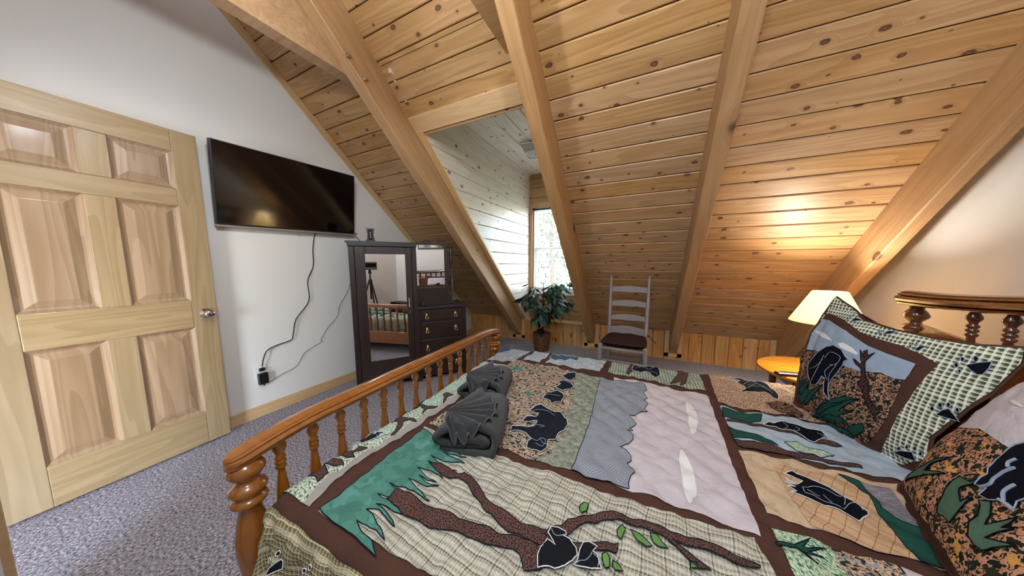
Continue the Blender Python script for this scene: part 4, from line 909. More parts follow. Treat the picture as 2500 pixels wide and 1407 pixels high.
SHAM_NEAR=[
('scene_panel','orange_pink',1,None,None,'0 0.04 -0.012 0.12 -0.012 0.22 0.02 0.245 0.08 0.262 0.15 0.29 0.3 0.3 0.48 0.31 0.54 0.3 0.54 0.03 0.45 0.02 0.35 0.03 0.26 0.03 0.19 0.02 0.1 0.015 0.05 0.02'),
('sky_panel','lilac',2,None,None,'-0.012 0.22 0 0.33 0.03 0.43 0.2 0.45 0.5 0.45 0.54 0.44 0.54 0.3 0.48 0.31 0.3 0.3 0.15 0.29 0.08 0.262 0.02 0.245'),
('cloud_applique','white',3,None,None,'0.112 0.378 0.124 0.386 0.178 0.385 0.18 0.381 0.146 0.377'),
('grass_applique','sage',3,'night',None,'0.066 0.04 0.066 0.067 0.086 0.105 0.116 0.13 0.13 0.154 0.184 0.201 0.145 0.148 0.139 0.12 0.188 0.15 0.216 0.164 0.178 0.132 0.131 0.1 0.094 0.071'),
('grass_applique','sage',3,'night',None,'0.273 0.078 0.263 0.098 0.258 0.136 0.258 0.15 0.253 0.167 0.256 0.185 0.289 0.192 0.298 0.229 0.297 0.192 0.283 0.166 0.307 0.145 0.324 0.172 0.321 0.137 0.328 0.092 0.295 0.087'),
('grass_applique','sage',3,'night',None,'0.381 0.109 0.366 0.131 0.362 0.153 0.347 0.171 0.336 0.177 0.354 0.193 0.378 0.172 0.386 0.151 0.397 0.175 0.41 0.208 0.412 0.171 0.425 0.192 0.411 0.146 0.405 0.132 0.448 0.166 0.426 0.13 0.417 0.109 0.398 0.104'),
('bear_applique','night',4,'ice','black bear walking','0.284 0.239 0.278 0.263 0.278 0.287 0.281 0.311 0.294 0.333 0.354 0.309 0.395 0.253 0.384 0.227 0.393 0.213 0.375 0.212 0.361 0.204 0.349 0.191 0.328 0.186 0.328 0.208 0.304 0.196 0.297 0.214 0.298 0.229'),
]
LINES_QUILT=['0.678 0.782 0.694 0.823 0.747 0.823 0.79 0.815', '0.734 0.704 0.769 0.715 0.755 0.69', '0.743 0.619 0.768 0.605 0.781 0.627 0.806 0.61 0.8 0.584 0.772 0.58', '0.778 0.622 0.8 0.599 0.819 0.593', '0.68 0.714 0.712 0.719 0.728 0.74', '1.625 0.703 1.652 0.731 1.686 0.737 1.707 0.731 1.724 0.721', '1.627 0.704 1.623 0.682 1.644 0.679 1.675 0.677 1.696 0.667', '1.637 0.703 1.649 0.692 1.661 0.693', '1.717 0.766 1.728 0.746 1.729 0.717 1.716 0.692', '1.695 0.661 1.725 0.693 1.751 0.707 1.752 0.686', '1.679 0.712 1.687 0.687', '1.748 1.151 1.758 1.132 1.74 1.113', '1.782 1.131 1.791 1.118 1.764 1.098', '1.851 1.128 1.871 1.12 1.85 1.096', '0.93 0.255 0.943 0.246 0.968 0.262', '1.007 0.194 1.018 0.211 1.034 0.228 1.039 0.24', '1.042 0.238 1.056 0.231 1.056 0.214', '1.741 1.607 1.8 1.686 1.823 1.665', '1.691 1.482 1.757 1.563 1.822 1.591 1.845 1.514', '1.756 1.591 1.811 1.63 1.838 1.57', '1.146 1.63 1.192 1.673 1.227 1.643 1.265 1.682', '1.24 1.604 1.267 1.595 1.278 1.558', '0.549 1.718 0.616 1.709 0.691 1.719 0.726 1.677', '0.689 0.974 0.719 1.008 0.764 1.013', '0.713 1.216 0.75 1.214 0.79 1.196']
LINES_FAR=['0.099 0.279 0.099 0.224 0.094 0.177 0.086 0.141', '0.168 0.178 0.143 0.207 0.156 0.244 0.177 0.259', '0.11 0.268 0.128 0.302 0.176 0.294 0.172 0.257 0.148 0.248', '0.177 0.259 0.168 0.207 0.181 0.142 0.194 0.105', '0.121 0.14 0.138 0.18 0.157 0.181', '0.06 0.195 0.088 0.22 0.103 0.262']
LINES_NEAR=['0.317 0.2 0.328 0.218 0.323 0.234 0.325 0.256 0.332 0.276', '0.321 0.268 0.309 0.275 0.31 0.29', '0.369 0.21 0.36 0.227 0.363 0.251', '0.361 0.207 0.378 0.209 0.393 0.21']
quilt = thing('quilt', 'patchwork quilt with sewn black bears, trees and brown sashing on the bed', 'quilt', BM)
qsq = [(-.16, -.45), (2.35, -.45), (2.35, 2.12), (-.16, 2.12)]
me = patch_mesh('sashing', qsq, quilt_surface, 0.0, CL['brown'], .016)
put('sashing', me, quilt)
def stitch_lines(lines, surf, off, mat, r, parent):
    g = G()
    for s in lines:
        v = [float(q) for q in s.split()]; P = smooth_path([(a, b, 0) for a, b in zip(v[::2], v[1::2])], 5)
        a = np.array([(p.x, p.y) for p in P]); g.tube([tuple(c) for c in surf(a[:, 0], a[:, 1], off)], r, 4)
    g.put('stitching', mat, parent, label='pale outline stitching')
stitch_lines(LINES_QUILT, quilt_surface, .0008 + .0027 * 5 + .0006, CL['ice'], .0011, quilt)
build_patches(QUILT, quilt_surface, quilt, .0008, .0027, .0115, .0014)

# ================================================================ pillows in quilted shams
def make_pillow(name, label, C0, d, u, n, W, H, Bq, outline_pts, data, group, lines):
    C0, d, u, n = (np.array(q) for q in (C0, d, u, n))
    def surf(a, b, off):
        a = np.asarray(a, float); b = np.asarray(b, float)
        x = np.clip(a / W, 0, 1) * 2 - 1; y = np.clip(b / H, 0, 1) * 2 - 1
        g = (np.maximum(1 - np.abs(x) ** 2.5, 0) * np.maximum(1 - np.abs(y) ** 2.5, 0)) ** .6 * Bq
        g = g + .0035 * vnoise(a * 6, b * 6, 11) + .0016 * vnoise(a * 15, b * 15, 12) + .0006 * vnoise(a * 40, b * 40, 13)
        if np.ndim(off) or True: g = g + off
        return C0 + a[..., None] * d + b[..., None] * u + g[..., None] * n
    def back(a, b, off):
        p = surf(a, b, 0.0); a = np.asarray(a, float); b = np.asarray(b, float)
        base = C0 + a[..., None] * d + b[..., None] * u; g = ((p - base) * n).sum(-1, keepdims=True)
        return base - n * (g * .9 + .004)
    t = thing(name, label, 'pillow', None, group)
    me = patch_mesh('front', outline_pts, surf, 0.0, CL['brown'], .014); put('front', me, t)
    me = patch_mesh('back', outline_pts, back, 0.0, CL['brown'], .02); put('back', me, t)
    build_patches(data, surf, t, .001, .0016, .012, .0013)
    b = densify(outline_pts, .012); b.append(b[0]); a = np.array(b)
    stitch_lines(lines, surf, .001 + .0016 * 4 + .0004, CL['ice'], .0011 if 'lamp' in label else .0035, t)
    G().tube([tuple(q) for q in surf(a[:, 0], a[:, 1], -.001)], .004, 6, False).put('piping', CL['brown'], t, smooth=True)
    return t
OUT1 = [(0, -.01), (-.02, .06), (-.04, .15), (-.05, .25), (-.055, .36), (-.035, .46), (0, .565), (.09, .518), (.173, .474), (.28, .458), (.408, .453), (.487, .459), (.557, .480), (.568, .43), (.541, .318), (.516, .212), (.494, .13), (.505, .05), (.52, .02), (.44, -.02), (.36, -.03), (.22, -.045), (.10, -.045)]
make_pillow('pillow', 'pillow in a plaid bordered sham, propped nearest the lamp, bear under blue sky', (.717, 1.856, .487), (.3301, -.944, 0), (.2207, .0772, .9723), (-.9178, -.3209, .2338), .54, .50, .06, OUT1, SHAM_FAR, 'pillows in bear shams', LINES_FAR)
OUT2 = [(0, -.005), (-.02, .08), (-.022, .2), (0, .33), (.035, .46), (.02, .53), (.14, .49), (.30, .48), (.45, .49), (.56, .52), (.55, .4), (.54, .2), (.55, .06), (.57, -.01), (.45, .0), (.26, -.02), (.11, -.025), (.02, -.015)]
make_pillow('pillow', 'pillow in a bear sham at the right edge, overlapping the farther pillow', (.766, 1.283, .487), (-.2751, -.9614, 0), (.3771, -.1079, .9199), (-.8844, .253, .3923), .56, .50, .06, OUT2, SHAM_NEAR, 'pillows in bear shams', LINES_NEAR)

# ================================================================ folded towels on the quilt
def terry():
    M = Mat('charcoal_terry'); tc = M.n('TexCoord').outputs['Object']
    n = M.n('TexNoise', {'Vector': tc, 'Scale': 330.0, 'Detail': 3.0, 'Roughness': .8}).outputs[0]
    c = M.ramp(n, [(.35, '1c1e22'), (.5, '32343a'), (.65, '54575d')])
    M.set(Base_Color=c, Roughness=.95); M.b.inputs['Sheen Weight'].default_value = .3; M.b.inputs['Specular IOR Level'].default_value = .1
    return M.bump(n, 1.0, .006).m
TERRY = terry()
HEM = plain('charcoal_hem', '565b64', .9)
def towel_set(x, y, rz, label1, label2, s=1.0):
    zq = .468
    path = smooth_path([(-.02, .062, 0), (.04, .070, 0), (.080, .066, 0), (.088, .050, 0), (.06, .040, 0), (-.02, .036, 0), (-.085, .040, 0), (-.110, .056, 0), (-.104, .080, 0), (-.07, .100, 0), (-.01, .114, 0), (.06, .116, 0), (.102, .100, 0), (.122, .066, 0), (.118, .030, 0), (.095, .011, 0), (.02, .009, 0), (-.06, .010, 0), (-.105, .014, 0)], 4)
    n = len(path); th = .0125; ny = 22; Dp = .30
    rs = np.random.RandomState(int(x * -1000)); v = []; f = []
    prof = []
    for i, p in enumerate(path):
        t = (path[min(i+1, n-1)] - path[max(i-1, 0)]).normalized(); nr = Vector((-t.y, t.x, 0))
        k = th * min(1, .55 + .15 * min(i, n - 1 - i))
        prof.append((p + nr * k, p - nr * k))
    ring = [a for a, _ in prof] + [b for _, b in reversed(prof)]; m = len(ring)
    for j in range(ny + 1):
        t = j / ny; yy = Dp * t; sc = 1 - .10 * t - .45 * max(0, t - .86) ** 1.2; bow = -.012 * math.cos(t * 9)
        for i, p in enumerate(ring):
            w = math.sin(i * .55 + t * 7) * .0022 + rs.uniform(-.0012, .0012)
            edge = -.010 * math.sin(i * .23 + 1) * (1 - t) ** 4
            v.append(((p.x * sc + bow * .3) * s + w, yy * s + edge, (p.y * (1 - .10 * t) + w) * s))
    for j in range(ny):
        for i in range(m): f.append((j*m+i, (j+1)*m+i, (j+1)*m+(i+1) % m, j*m+(i+1) % m))
    half = m // 2
    for e0 in (0, ny):
        for i in range(half - 1):
            q = (e0*m+i, e0*m+i+1, e0*m+m-2-i, e0*m+m-1-i); f.append(q if e0 else q[::-1])
    mw = T(x, y, zq - .002, rz)
    G().add(v, f).put('folded_towel', TERRY, None, mw, smooth=True, label=label1, cat='towel', group='rolled charcoal towels')
    # fan folded washcloth
    na, nrr = 120, 22; v = []; f = []; apex = (-.085, .045)
    for i in range(na + 1):
        u = i / na; ang = math.radians(78 - 150 * u); R_ = (.232 - .05 * u - .105 * u * u + .008 * math.sin(u * 50)) * s
        for j in range(nrr + 1):
            r = R_ * (j / nrr); pl = math.sin(u ** 1.15 * 2 * PI * 8.5); am = (.003 + .009 * j / nrr + .016 * u * (j / nrr) ** 2) * s
            px = apex[0] * s + r * math.cos(ang); py = apex[1] * s + r * math.sin(ang)
            top = (.128 + .018 * (1 - j / nrr)) * s
            over = max(0, (px - .085 * s)); over2 = max(0, -py - .002)
            z = top + am * pl + .006 - over * 1.0 - over2 * 1.4
            if over2 > 0: py = -.002 - over2 * .25 - .012 * (1 + pl) * .5
            v.append((px, py, max(z, .03)))
    for i in range(na):
        for j in range(nrr): a = i * (nrr+1) + j; f.append((a, a+1, a+nrr+2, a+nrr+1))
    me = newmesh('fan_washcloth', v, f, TERRY, True)
    o = put('washcloth', me, None, mw, label=label2, cat='washcloth', group='fan folded washcloths')
    hm = G().tube([v[i * (nrr + 1) + nrr] for i in range(na + 1)], .0032, 6).put('hem', HEM, o, smooth=True)
    sm = o.modifiers.new('thick', 'SOLIDIFY'); sm.thickness = .005; sm.offset = 1
towel_set(-.600, .795, math.radians(16), 'thick charcoal towel rolled up, the one nearer the camera on the quilt', 'charcoal washcloth pleated in a fan on the nearer towel roll')
towel_set(-.765, 1.150, math.radians(12), 'thick charcoal towel rolled up behind the nearer one by the footboard', 'charcoal washcloth pleated in a fan on the farther towel roll', .95)
# ================================================================ night table, lamp and what lies on it
nt = thing('night_table', 'round honey wood table in the corner between bed and rafter', 'table', T(1.10, 2.55, 0))
G().lathe([(.30, .432), (.325, .436), (.333, .446), (.330, .455), (.322, .460)], 48).put('table_top', TABLEW, nt, auto=True)
G().box(-.2, .2, -.2, .2, .36, .434, .004).put('apron', HEADW, nt)
for sx in (-1, 1):
    for sy in (-1, 1): G().lathe([(.014, 0), (.020, .2), (.024, .40), (.024, .43)], 12, sx * .185, sy * .185).put('leg', HEADZ, nt, smooth=True)
lp = thing('table_lamp', 'lit table lamp with cream cone shade behind the far pillow', 'lamp', T(1.08, 2.52, .46))
G().lathe([(.075, 0), (.078, .012), (.05, .03), (.03, .06), (.055, .12), (.060, .17), (.04, .22), (.016, .26), (.012, .32)], 24).put('base', BRASS, lp, smooth=True)
G().tube([(0, 0, .32), (0, 0, .38)], .012, 10).put('socket', BRASS, lp)
SHM = Mat('lamp_shade_linen'); tr_ = SHM.n('BsdfTranslucent', {0: rgb('efe0b8')}); di_ = SHM.n('BsdfDiffuse', {0: rgb('ece4d0')})
mx_ = SHM.n('MixShader', {0: .60, 1: tr_.outputs[0], 2: di_.outputs[0]}); SHM.t.links.new(mx_.outputs[0], SHM.out.inputs[0]); SHM = SHM.m
sh = G().lathe([(.178, .350), (.178, .352), (.082, .555), (.080, .555), (.176, .350)], 40, cap=False)
sh.put('shade', SHM, lp, smooth=False)
G().tube([(.08 * math.cos(a), .08 * math.sin(a), .555) for a in [2*PI*k/40 for k in range(41)]], .0022, 6, False).tube([(.177 * math.cos(a), .177 * math.sin(a), .35) for a in [2*PI*k/40 for k in range(41)]], .0022, 6, False).put('shade_rim', plain('shade_trim', 'cbb98e', .6), lp)
G().tube([(-.08, 0, .55), (0, 0, .545), (.08, 0, .55)], .0018, 6).tube([(0, -.08, .55), (0, 0, .545), (0, .08, .55)], .0018, 6).put('spider', BRASS, lp)
BULB = Mat('lit_bulb'); e_ = BULB.n('Emission', {0: rgb('ffe0a8'), 1: 26.0}); BULB.t.links.new(e_.outputs[0], BULB.out.inputs[0]); BULB = BULB.m
rm = thing('remote_control', 'black and silver remote control on the round table', 'remote control', T(.885, 2.375, .462, math.radians(12)))
G().box(-.085, .085, -.022, .022, 0, .016, .005).put('shell', BLACKP, rm)
G().box(-.070, .080, -.017, .017, .015, .018, .002).put('faceplate', SILVERP, rm)
kb = G()
for i in range(8):
    for j in range(3): kb.box(-.060 + i * .016, -.051 + i * .016, -.013 + j * .010, -.006 + j * .010, .018, .0205)
kb.put('buttons', BLACKP, rm, kind='stuff')
vs = thing('flower_bunch', 'small dark vase of cream flowers beside the far pillow', 'flowers', T(.935, 2.285, .46))
G().lathe([(.022, 0), (.03, .02), (.032, .05), (.02, .085), (.024, .10)], 16).put('vase', plain('dark_vase', '3a2c26', .4), vs, smooth=True)
rnd = random.Random(5); PET = plain('cream_petal', 'e8dcae', .7); STM = plain('dark_green_stem', '2c3a26', .7)
for k in range(9):
    a = rnd.uniform(0, 6.28); r = rnd.uniform(.01, .05); z = rnd.uniform(.13, .21)
    st = G().tube([(0, 0, .08), (r * .5 * math.cos(a), r * .5 * math.sin(a), z * .7), (r * math.cos(a), r * math.sin(a), z)], .0014, 5).put('stem', STM, vs)
    g = G()
    for q in range(6):
        b = q * PI / 3; g.sphere((r * math.cos(a) + .007 * math.cos(b), r * math.sin(a) + .007 * math.sin(b), z), .006, 1, 1, .6, 6, 4)
    g.sphere((r * math.cos(a), r * math.sin(a), z + .003), .005, n=6, m=4).put('flower', PET, vs, smooth=True)

# ================================================================ ladder back chair
GREYP = plain('grey_chair_paint', '8d8589', .45)
ch = thing('ladder_back_chair', 'tall grey ladder back chair with brown cushion in front of the knee wall', 'chair', T(-.165, 2.80, 0, math.radians(-2)))
hw = .178
for sx in (-1, 1):
    G().tube([(sx * .165, .13, 0), (sx * .168, .155, .25), (sx * .172, .175, .45), (sx * .177, .215, .75), (sx * .182, .255, 1.06), (sx * .182, .257, 1.085)], [.013, .017, .019, .017, .012, .004], 12).put('back_post', GREYP, ch, smooth=True)
    G().lathe([(.012, 0), (.017, .05), (.019, .25), (.019, .44), (.020, .455), (.017, .468), (.006, .475)], 14, sx * .190, -.235).put('front_leg', GREYP, ch, smooth=True)
    for z in (.20, .34): G().tube([(sx * .19, -.235, z), (sx * .168, .15, z + .01)], .009, 8).put('side_rung', GREYP, ch, smooth=True)
    G().tube([(sx * .19, -.235, .430), (sx * .170, .17, .430)], .012, 8).put('seat_rail', GREYP, ch, smooth=True)
for z in (.18, .32): G().tube([(-.19, -.235, z), (.19, -.235, z)], .009, 8).put('front_rung', GREYP, ch, smooth=True)
G().tube([(-.19, -.235, .430), (.19, -.235, .430)], .013, 8).tube([(-.17, .17, .430), (.17, .17, .430)], .012, 8).put('seat_rail', GREYP, ch, smooth=True)
G().tube([(-.167, .15, .25), (.167, .15, .25)], .009, 8).put('back_rung', GREYP, ch, smooth=True)
G().box(-.185, .185, -.23, .165, .424, .438, .004).put('rush_seat', plain('rush_seat', '6a5c48', .9), ch)
for i, z in enumerate((.505, .640, .785, .930)):
    n = 16; top = []; bot = []; yb = .175 + (z - .45) * .133
    for k in range(n + 1):
        x = -1 + 2 * k / n; wv = .020 * math.cos(x * PI / 2) ** 1.6; bow = .016 * (1 - x * x)
        top.append((x * .178, yb + bow, z + .026 + wv + (.014 if i == 0 else 0))); bot.append((x * .178, yb + bow - .003, z - .022 + wv * .55 - .010 * math.cos(x * PI / 2) ** 6))
    v = top + bot + [(p[0], p[1] + .008, p[2]) for p in top] + [(p[0], p[1] + .008, p[2]) for p in bot]; m = n + 1; f = []
    for k in range(n):
        f += [(k, m + k, m + k + 1, k + 1), (2*m + k, 2*m + k + 1, 3*m + k + 1, 3*m + k), (k, k + 1, 2*m + k + 1, 2*m + k), (m + k, 3*m + k, 3*m + k + 1, m + k + 1)]
    f += [(0, 2*m, 3*m, m), (n, m + n, 3*m + n, 2*m + n)]
    G().add(v, f).put('back_slat', GREYP, ch, auto=True)
cu = thing('seat_cushion', 'dark brown cushion tied on the grey ladder back chair', 'cushion', T(-.165, 2.785, .44, math.radians(-2)))
CUSH = cloth('cloth_cushion', solid('33221f'))
v = []; f = []; nn2 = 20
def cush(u, w, s):
    x = max(-1, min(1, u)); y = max(-1, min(1, w)); k = ((1 - abs(x) ** 3.2) * (1 - abs(y) ** 3.2)) ** .42
    wd = .205 - .022 * (y * .5 + .5)
    return (x * wd * (1 - .05 * y * y), y * .195 * (1 - .05 * x * x) - .02, .036 + s * .036 * k + .004 * math.sin(x * 7) * k * (s > 0))
for s in (1, -1):
    b0 = len(v)
    for i in range(nn2 + 1):
        for j in range(nn2 + 1): v.append(cush(-1 + 2 * i / nn2, -1 + 2 * j / nn2, s))
    for i in range(nn2):
        for j in range(nn2):
            a = b0 + i * (nn2 + 1) + j; q = (a, a + nn2 + 1, a + nn2 + 2, a + 1); f.append(q if s > 0 else q[::-1])
put('pad', newmesh('pad', v, f, CUSH, True), cu)
for sx in (1,):
    G().tube(smooth_path([(sx * .17, .165, .03), (sx * .20, .20, .045), (sx * .235, .17, .015), (sx * .265, .16, -.01)]), .0035, 6).sphere((sx * .195, .195, .045), .011, n=8, m=6).put('tie', CUSH, cu, smooth=True)

# ================================================================ potted ficus by the window
pt = thing('potted_plant', 'leafy silk ficus in a brown wicker basket before the dormer window', 'plant', T(-1.285, 3.53, 0))
WICK = Mat('brown_wicker'); tcw = WICK.n('TexCoord').outputs['Object']; spw = WICK.n('SeparateXYZ', {0: tcw})
angw = WICK.math('ARCTAN2', spw.outputs[1], spw.outputs[0]); row = WICK.math('MULTIPLY', spw.outputs[2], 75.0)
par = WICK.math('MULTIPLY', WICK.math('FLOOR', row), .5)
chk = WICK.math('MULTIPLY', WICK.math('ABSOLUTE', WICK.math('SINE', WICK.math('MULTIPLY', row, PI))), WICK.math('SINE', WICK.math('ADD', WICK.math('MULTIPLY', angw, 24.0), WICK.math('MULTIPLY', par, 2 * PI))))
WICK.set(Base_Color=WICK.ramp(chk, [(.1, '4a2c18'), (.5, '8a5a34'), (.9, 'a87848')]), Roughness=.6).bump(chk, .9, .004); WICK = WICK.m
pb = G(); pr_ = []
for k in range(27):
    z = .235 * k / 26; pr_.append((.098 + .028 * z / .235 + (.0022 if k % 2 else -.0006), z))
pb.lathe(pr_ + [(.128, .237), (.130, .245), (.124, .250), (.116, .245), (.112, .215)], 36).put('basket', WICK, pt)
G().lathe([(.0, .205), (.114, .205), (.114, .214), (.0, .222)], 24, cap=False).put('moss', plain('dry_moss', '6a5a38', .95), pt)
stm = G(); rnd = random.Random(11); BR = plain('ficus_bark', '4a3524', .8)
stm.tube([(0, 0, .20), (.01, .01, .38), (-.01, 0, .55), (.02, .01, .75), (.02, 0, .95)], [.013, .012, .011, .008, .004], 8)
tips = []
for k in range(26):
    a = rnd.uniform(0, 2 * PI); z0 = rnd.uniform(.42, .85); r = rnd.uniform(.22, .40); z1 = z0 + rnd.uniform(-.05, .16)
    p0 = Vector((0, 0, z0)); p2 = Vector((r * math.cos(a), r * .72 * math.sin(a), min(z1, 1.0))); p1 = (p0 + p2) / 2 + Vector((0, 0, .05))
    stm.tube([p0, p1, p2], [.005, .0035, .002], 5); tips.append((p0, p1, p2))
stm.put('stem', BR, pt, smooth=True)
LFM = Mat('ficus_leaf'); rr_ = LFM.n('ObjectInfo').outputs['Random']
LFM.set(Base_Color=LFM.ramp(rr_, [(0, '14241c'), (.45, '21382b'), (.8, '2c5044'), (1, '3f7a62')]), Roughness=.42); LFM = LFM.m
def leaf_mesh(seed):
    rn = random.Random(seed); L = .085
    half = [(0, .0), (.10, .10), (.30, .20), (.26, .34), (.46, .40), (.30, .52), (.34, .66), (.16, .72), (.0, 1.0)]
    cen = [(0, y) for _, y in half]; v = []; f = []
    for side in (1, -1):
        b0 = len(v)
        for (x, y) in half: v.append((side * x * L * .62, y * L, -.35 * x * x * L - .18 * y * y * L))
        for (x, y) in cen: v.append((0, y * L, -.18 * y * y * L + .0))
        m = len(half)
        for k in range(m - 1):
            q = (b0 + k, b0 + k + 1, b0 + m + k + 1, b0 + m + k); f.append(q if side < 0 else q[::-1])
    return newmesh('leaf', v, f, LFM)
LM = [leaf_mesh(k) for k in range(3)]
cnt = 0
while cnt < 295:
    p0, p1, p2 = rnd.choice(tips); t = rnd.uniform(.35, 1.08); p = p0 * (1-t)**2 + p1 * 2*t*(1-t) + p2 * t*t if t < 1 else p2 + (p2 - p1) * .1
    p = p + Vector((rnd.gauss(0, .035), rnd.gauss(0, .03), rnd.gauss(0, .035) - .01))
    if p.z < .40 or p.z > 1.07 or p.x < -.28 or p.y > .34: continue
    a = math.atan2(p.y, p.x) + rnd.gauss(0, .8); sc = rnd.uniform(1.15, 1.9)
    mw = Matrix.Translation(p) @ Matrix.Rotation(a - PI/2, 4, 'Z') @ Matrix.Rotation(rnd.uniform(-1.25, -.15), 4, 'X') @ Matrix.Rotation(rnd.gauss(0, .5), 4, 'Y') @ Matrix.Scale(sc, 4)
    put('leaf', rnd.choice(LM), pt, mw); cnt += 1
# bear ornament among the stems
br = thing('bear_ornament', 'small black plush bear with red mouth sitting in the wicker basket', 'toy bear', T(-1.275, 3.47, .216, 0))
FUR = Mat('black_plush'); nf = FUR.n('TexNoise', {'Vector': FUR.n('TexCoord').outputs['Object'], 'Scale': 300.0, 'Detail': 2.0}).outputs[0]
FUR.set(Base_Color='0b0b0d', Roughness=.95).bump(nf, .8, .003); FUR = FUR.m
G().sphere((0, 0, .055), .052, 1, .85, 1.15).put('body', FUR, br, smooth=True)
hd_ = G().sphere((.004, -.010, .140), .044, 1, .95, .95).sphere((-.026, 0, .178), .014).sphere((.034, 0, .178), .014).put('head', FUR, br, smooth=True)
G().sphere((.012, -.050, .128), .020, 1, .9, .8, 10, 6).put('muzzle', plain('red_muzzle', 'b8261c', .6), br, smooth=True)
G().sphere((.016, -.070, .134), .006, 1, .8, .8, 8, 6).put('nose', plain('pale_nose', 'c88a70', .5), br, smooth=True)
for sx in (-1, 1):
    G().sphere((sx * .042, -.018, .070), .018, .9, .9, 1.6, 8, 6).put('arm', FUR, br, smooth=True)
    G().sphere((sx * .030, -.045, .018), .020, .9, 1.5, .9, 8, 6).put('foot', FUR, br, smooth=True)

# ================================================================ dormer ceiling light, pendant, picture, tripod camera, bag
cl = thing('ceiling_light', 'square glass flush light on the dormer ceiling behind the rafter', 'light', T(-1.22, 3.10, 2.56, math.radians(8)))
G().box(-.15, .15, -.15, .15, -.018, 0, .004).put('backplate', plain('chrome_plate', 'd8d8da', .12, 1), cl)
FG = Mat('frosted_cut_glass').set(Base_Color='dfe4e2', Roughness=.2, Transmission_Weight=.35, IOR=1.45).m
for q in range(4):
    a = PI/4 + q * PI/2; c_, s_ = math.cos(a) * 1.414, math.sin(a) * 1.414
    G().tube([(.142 * c_, .138 * s_, -.018), (.102 * c_, .115 * s_, -.087), (.102 * math.cos(a + PI/2) * 1.414, .115 * math.sin(a + PI/2) * 1.414, -.087)], .005, 6).put('frame', NICKEL, cl, smooth=True)
for q in range(4):
    m = Matrix.Rotation(q * PI / 2, 4, 'Z')
    G().add([(-.14, -.14, -.018), (.14, -.14, -.018), (.10, -.115, -.085), (-.10, -.115, -.085), (-.13, -.134, -.018), (.13, -.134, -.018), (.095, -.109, -.085), (-.095, -.109, -.085)], [(0,1,2,3), (7,6,5,4), (0,3,7,4), (1,5,6,2), (3,2,6,7)]).xf(m).put('glass_pane', FG, cl)
G().box(-.10, .10, -.10, .10, -.09, -.084, .002).put('bottom_pane', FG, cl)
G().tube([(0, 0, -.018), (0, 0, -.095)], .006, 8).sphere((0, 0, -.1), .011, n=8, m=6).put('finial', NICKEL, cl, smooth=True)
G().sphere((0, 0, -.05), .028, 1, 1, 1.2, 10, 8).put('bulb', WHITEP, cl, smooth=True)

pe = thing('pendant_lamp', 'hanging lamp over the walkway beside the bed, lit', 'lamp', T(FAN[0], FAN[1], FAN[2]))
G().tube([(0, 0, .16), (0, 0, 1.17)], .008, 8).put('rod', NICKEL, pe)
G().lathe([(.02, .10), (.10, .12), (.11, .15), (.05, .17)], 24).put('canopy', NICKEL, pe, smooth=True)
for q in range(3):
    a = q * 2.094; G().tube([(.05 * math.cos(a), .05 * math.sin(a), .12), (.12 * math.cos(a), .12 * math.sin(a), .10), (.13 * math.cos(a), .13 * math.sin(a), .06)], .006, 6).put('arm', NICKEL, pe)
    G().sphere((.13 * math.cos(a), .13 * math.sin(a), .035), .028, n=12, m=8).put('bulb', BULB, pe, smooth=True)

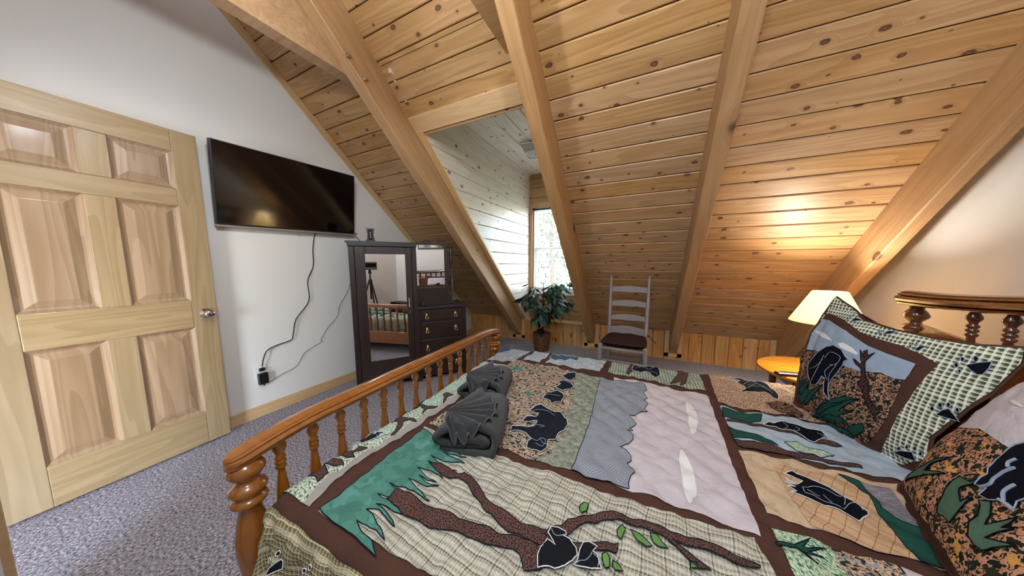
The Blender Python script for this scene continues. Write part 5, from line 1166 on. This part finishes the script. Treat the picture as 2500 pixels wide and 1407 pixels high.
pc = thing('picture', 'framed grey landscape picture above the headboard on the right wall', 'picture', T(XR, .45, 1.82))
G().box(-.022, 0, -.33, .33, -.25, .25, .004).put('frame', EBONYH, pc)
PM = Mat('landscape_print'); ty = PM.n('TexCoord').outputs['Object']; nz = PM.n('TexNoise', {'Vector': ty, 'Scale': 6.0, 'Detail': 5.0}).outputs[0]
PM.set(Base_Color=PM.ramp(nz, [(.35, '4c5048'), (.5, '8f9188'), (.65, 'c8c8c2')]), Roughness=.5)
G().box(-.024, -.021, -.30, .30, -.22, .22).put('print', PM.m, pc)

tp = thing('tripod', 'black camera tripod standing on the carpet beside the bed', 'tripod', T(.055, -.115, 0))
G().tube([(0, 0, .55), (0, 0, 1.06)], .014, 10).put('column', BLACKP, tp)
G().lathe([(.03, .84), (.036, .86), (.036, .90), (.026, .93)], 14).put('shoulder', BLACKP, tp, smooth=True)
G().lathe([(.022, 1.03), (.03, 1.05), (.03, 1.07), (.018, 1.09), (.03, 1.105)], 14).put('head', BLACKP, tp, smooth=True)
for q in range(3):
    a = math.radians(100 + 120 * q); c, s = math.cos(a), math.sin(a)
    l = G().tube([(.03 * c, .03 * s, .87), (.16 * c, .16 * s, .42)], .013, 8).tube([(.16 * c, .16 * s, .44), (.27 * c, .27 * s, .02)], .009, 8).put('leg', BLACKP, tp)
    G().sphere((.27 * c, .27 * s, .016), .016, n=8, m=6).put('foot', BLACKP, l, smooth=True)
vd = Vector((-.4408, .891, 0)).normalized(); va = math.atan2(vd.y, vd.x)
cmr = thing('scanning_camera', 'grey box shaped scanning camera on the black tripod', 'camera', T(.055, -.115, 1.105, va - PI / 2))
G().box(-.125, .125, -.045, .045, 0, .15, .01).put('housing', plain('grey_camera_shell', '5c6068', .4), cmr)
G().box(-.10, .10, .045, .050, .05, .12, .002).put('lens_window', SCREEN, cmr)

bg = thing('travel_bag', 'soft black travel bag lying on the near edge of the bed', 'bag', BM @ T(2.02, .16, .475, math.radians(15)))
v = []; f = []
g = G().box(-.19, .19, -.10, .10, .005, .15, .05).sphere((.0, -.095, .07), .05, 2.2, .5, 1, 14, 8); rb = random.Random(3)
g.v = [(x + .006 * math.sin(z * 60), y + .006 * math.sin(x * 40), max(z + .005 * math.sin(x * 33 + y * 21), .002)) for x, y, z in g.v]
g.put('body', plain('black_nylon', '15161a', .6), bg, smooth=True)
for sy in (-.04, .04): G().tube(smooth_path([(-.09, sy, .16), (-.06, sy, .22), (0, sy, .245), (.06, sy, .22), (.09, sy, .16)]), .008, 8).put('handle', BLACKP, bg, smooth=True)
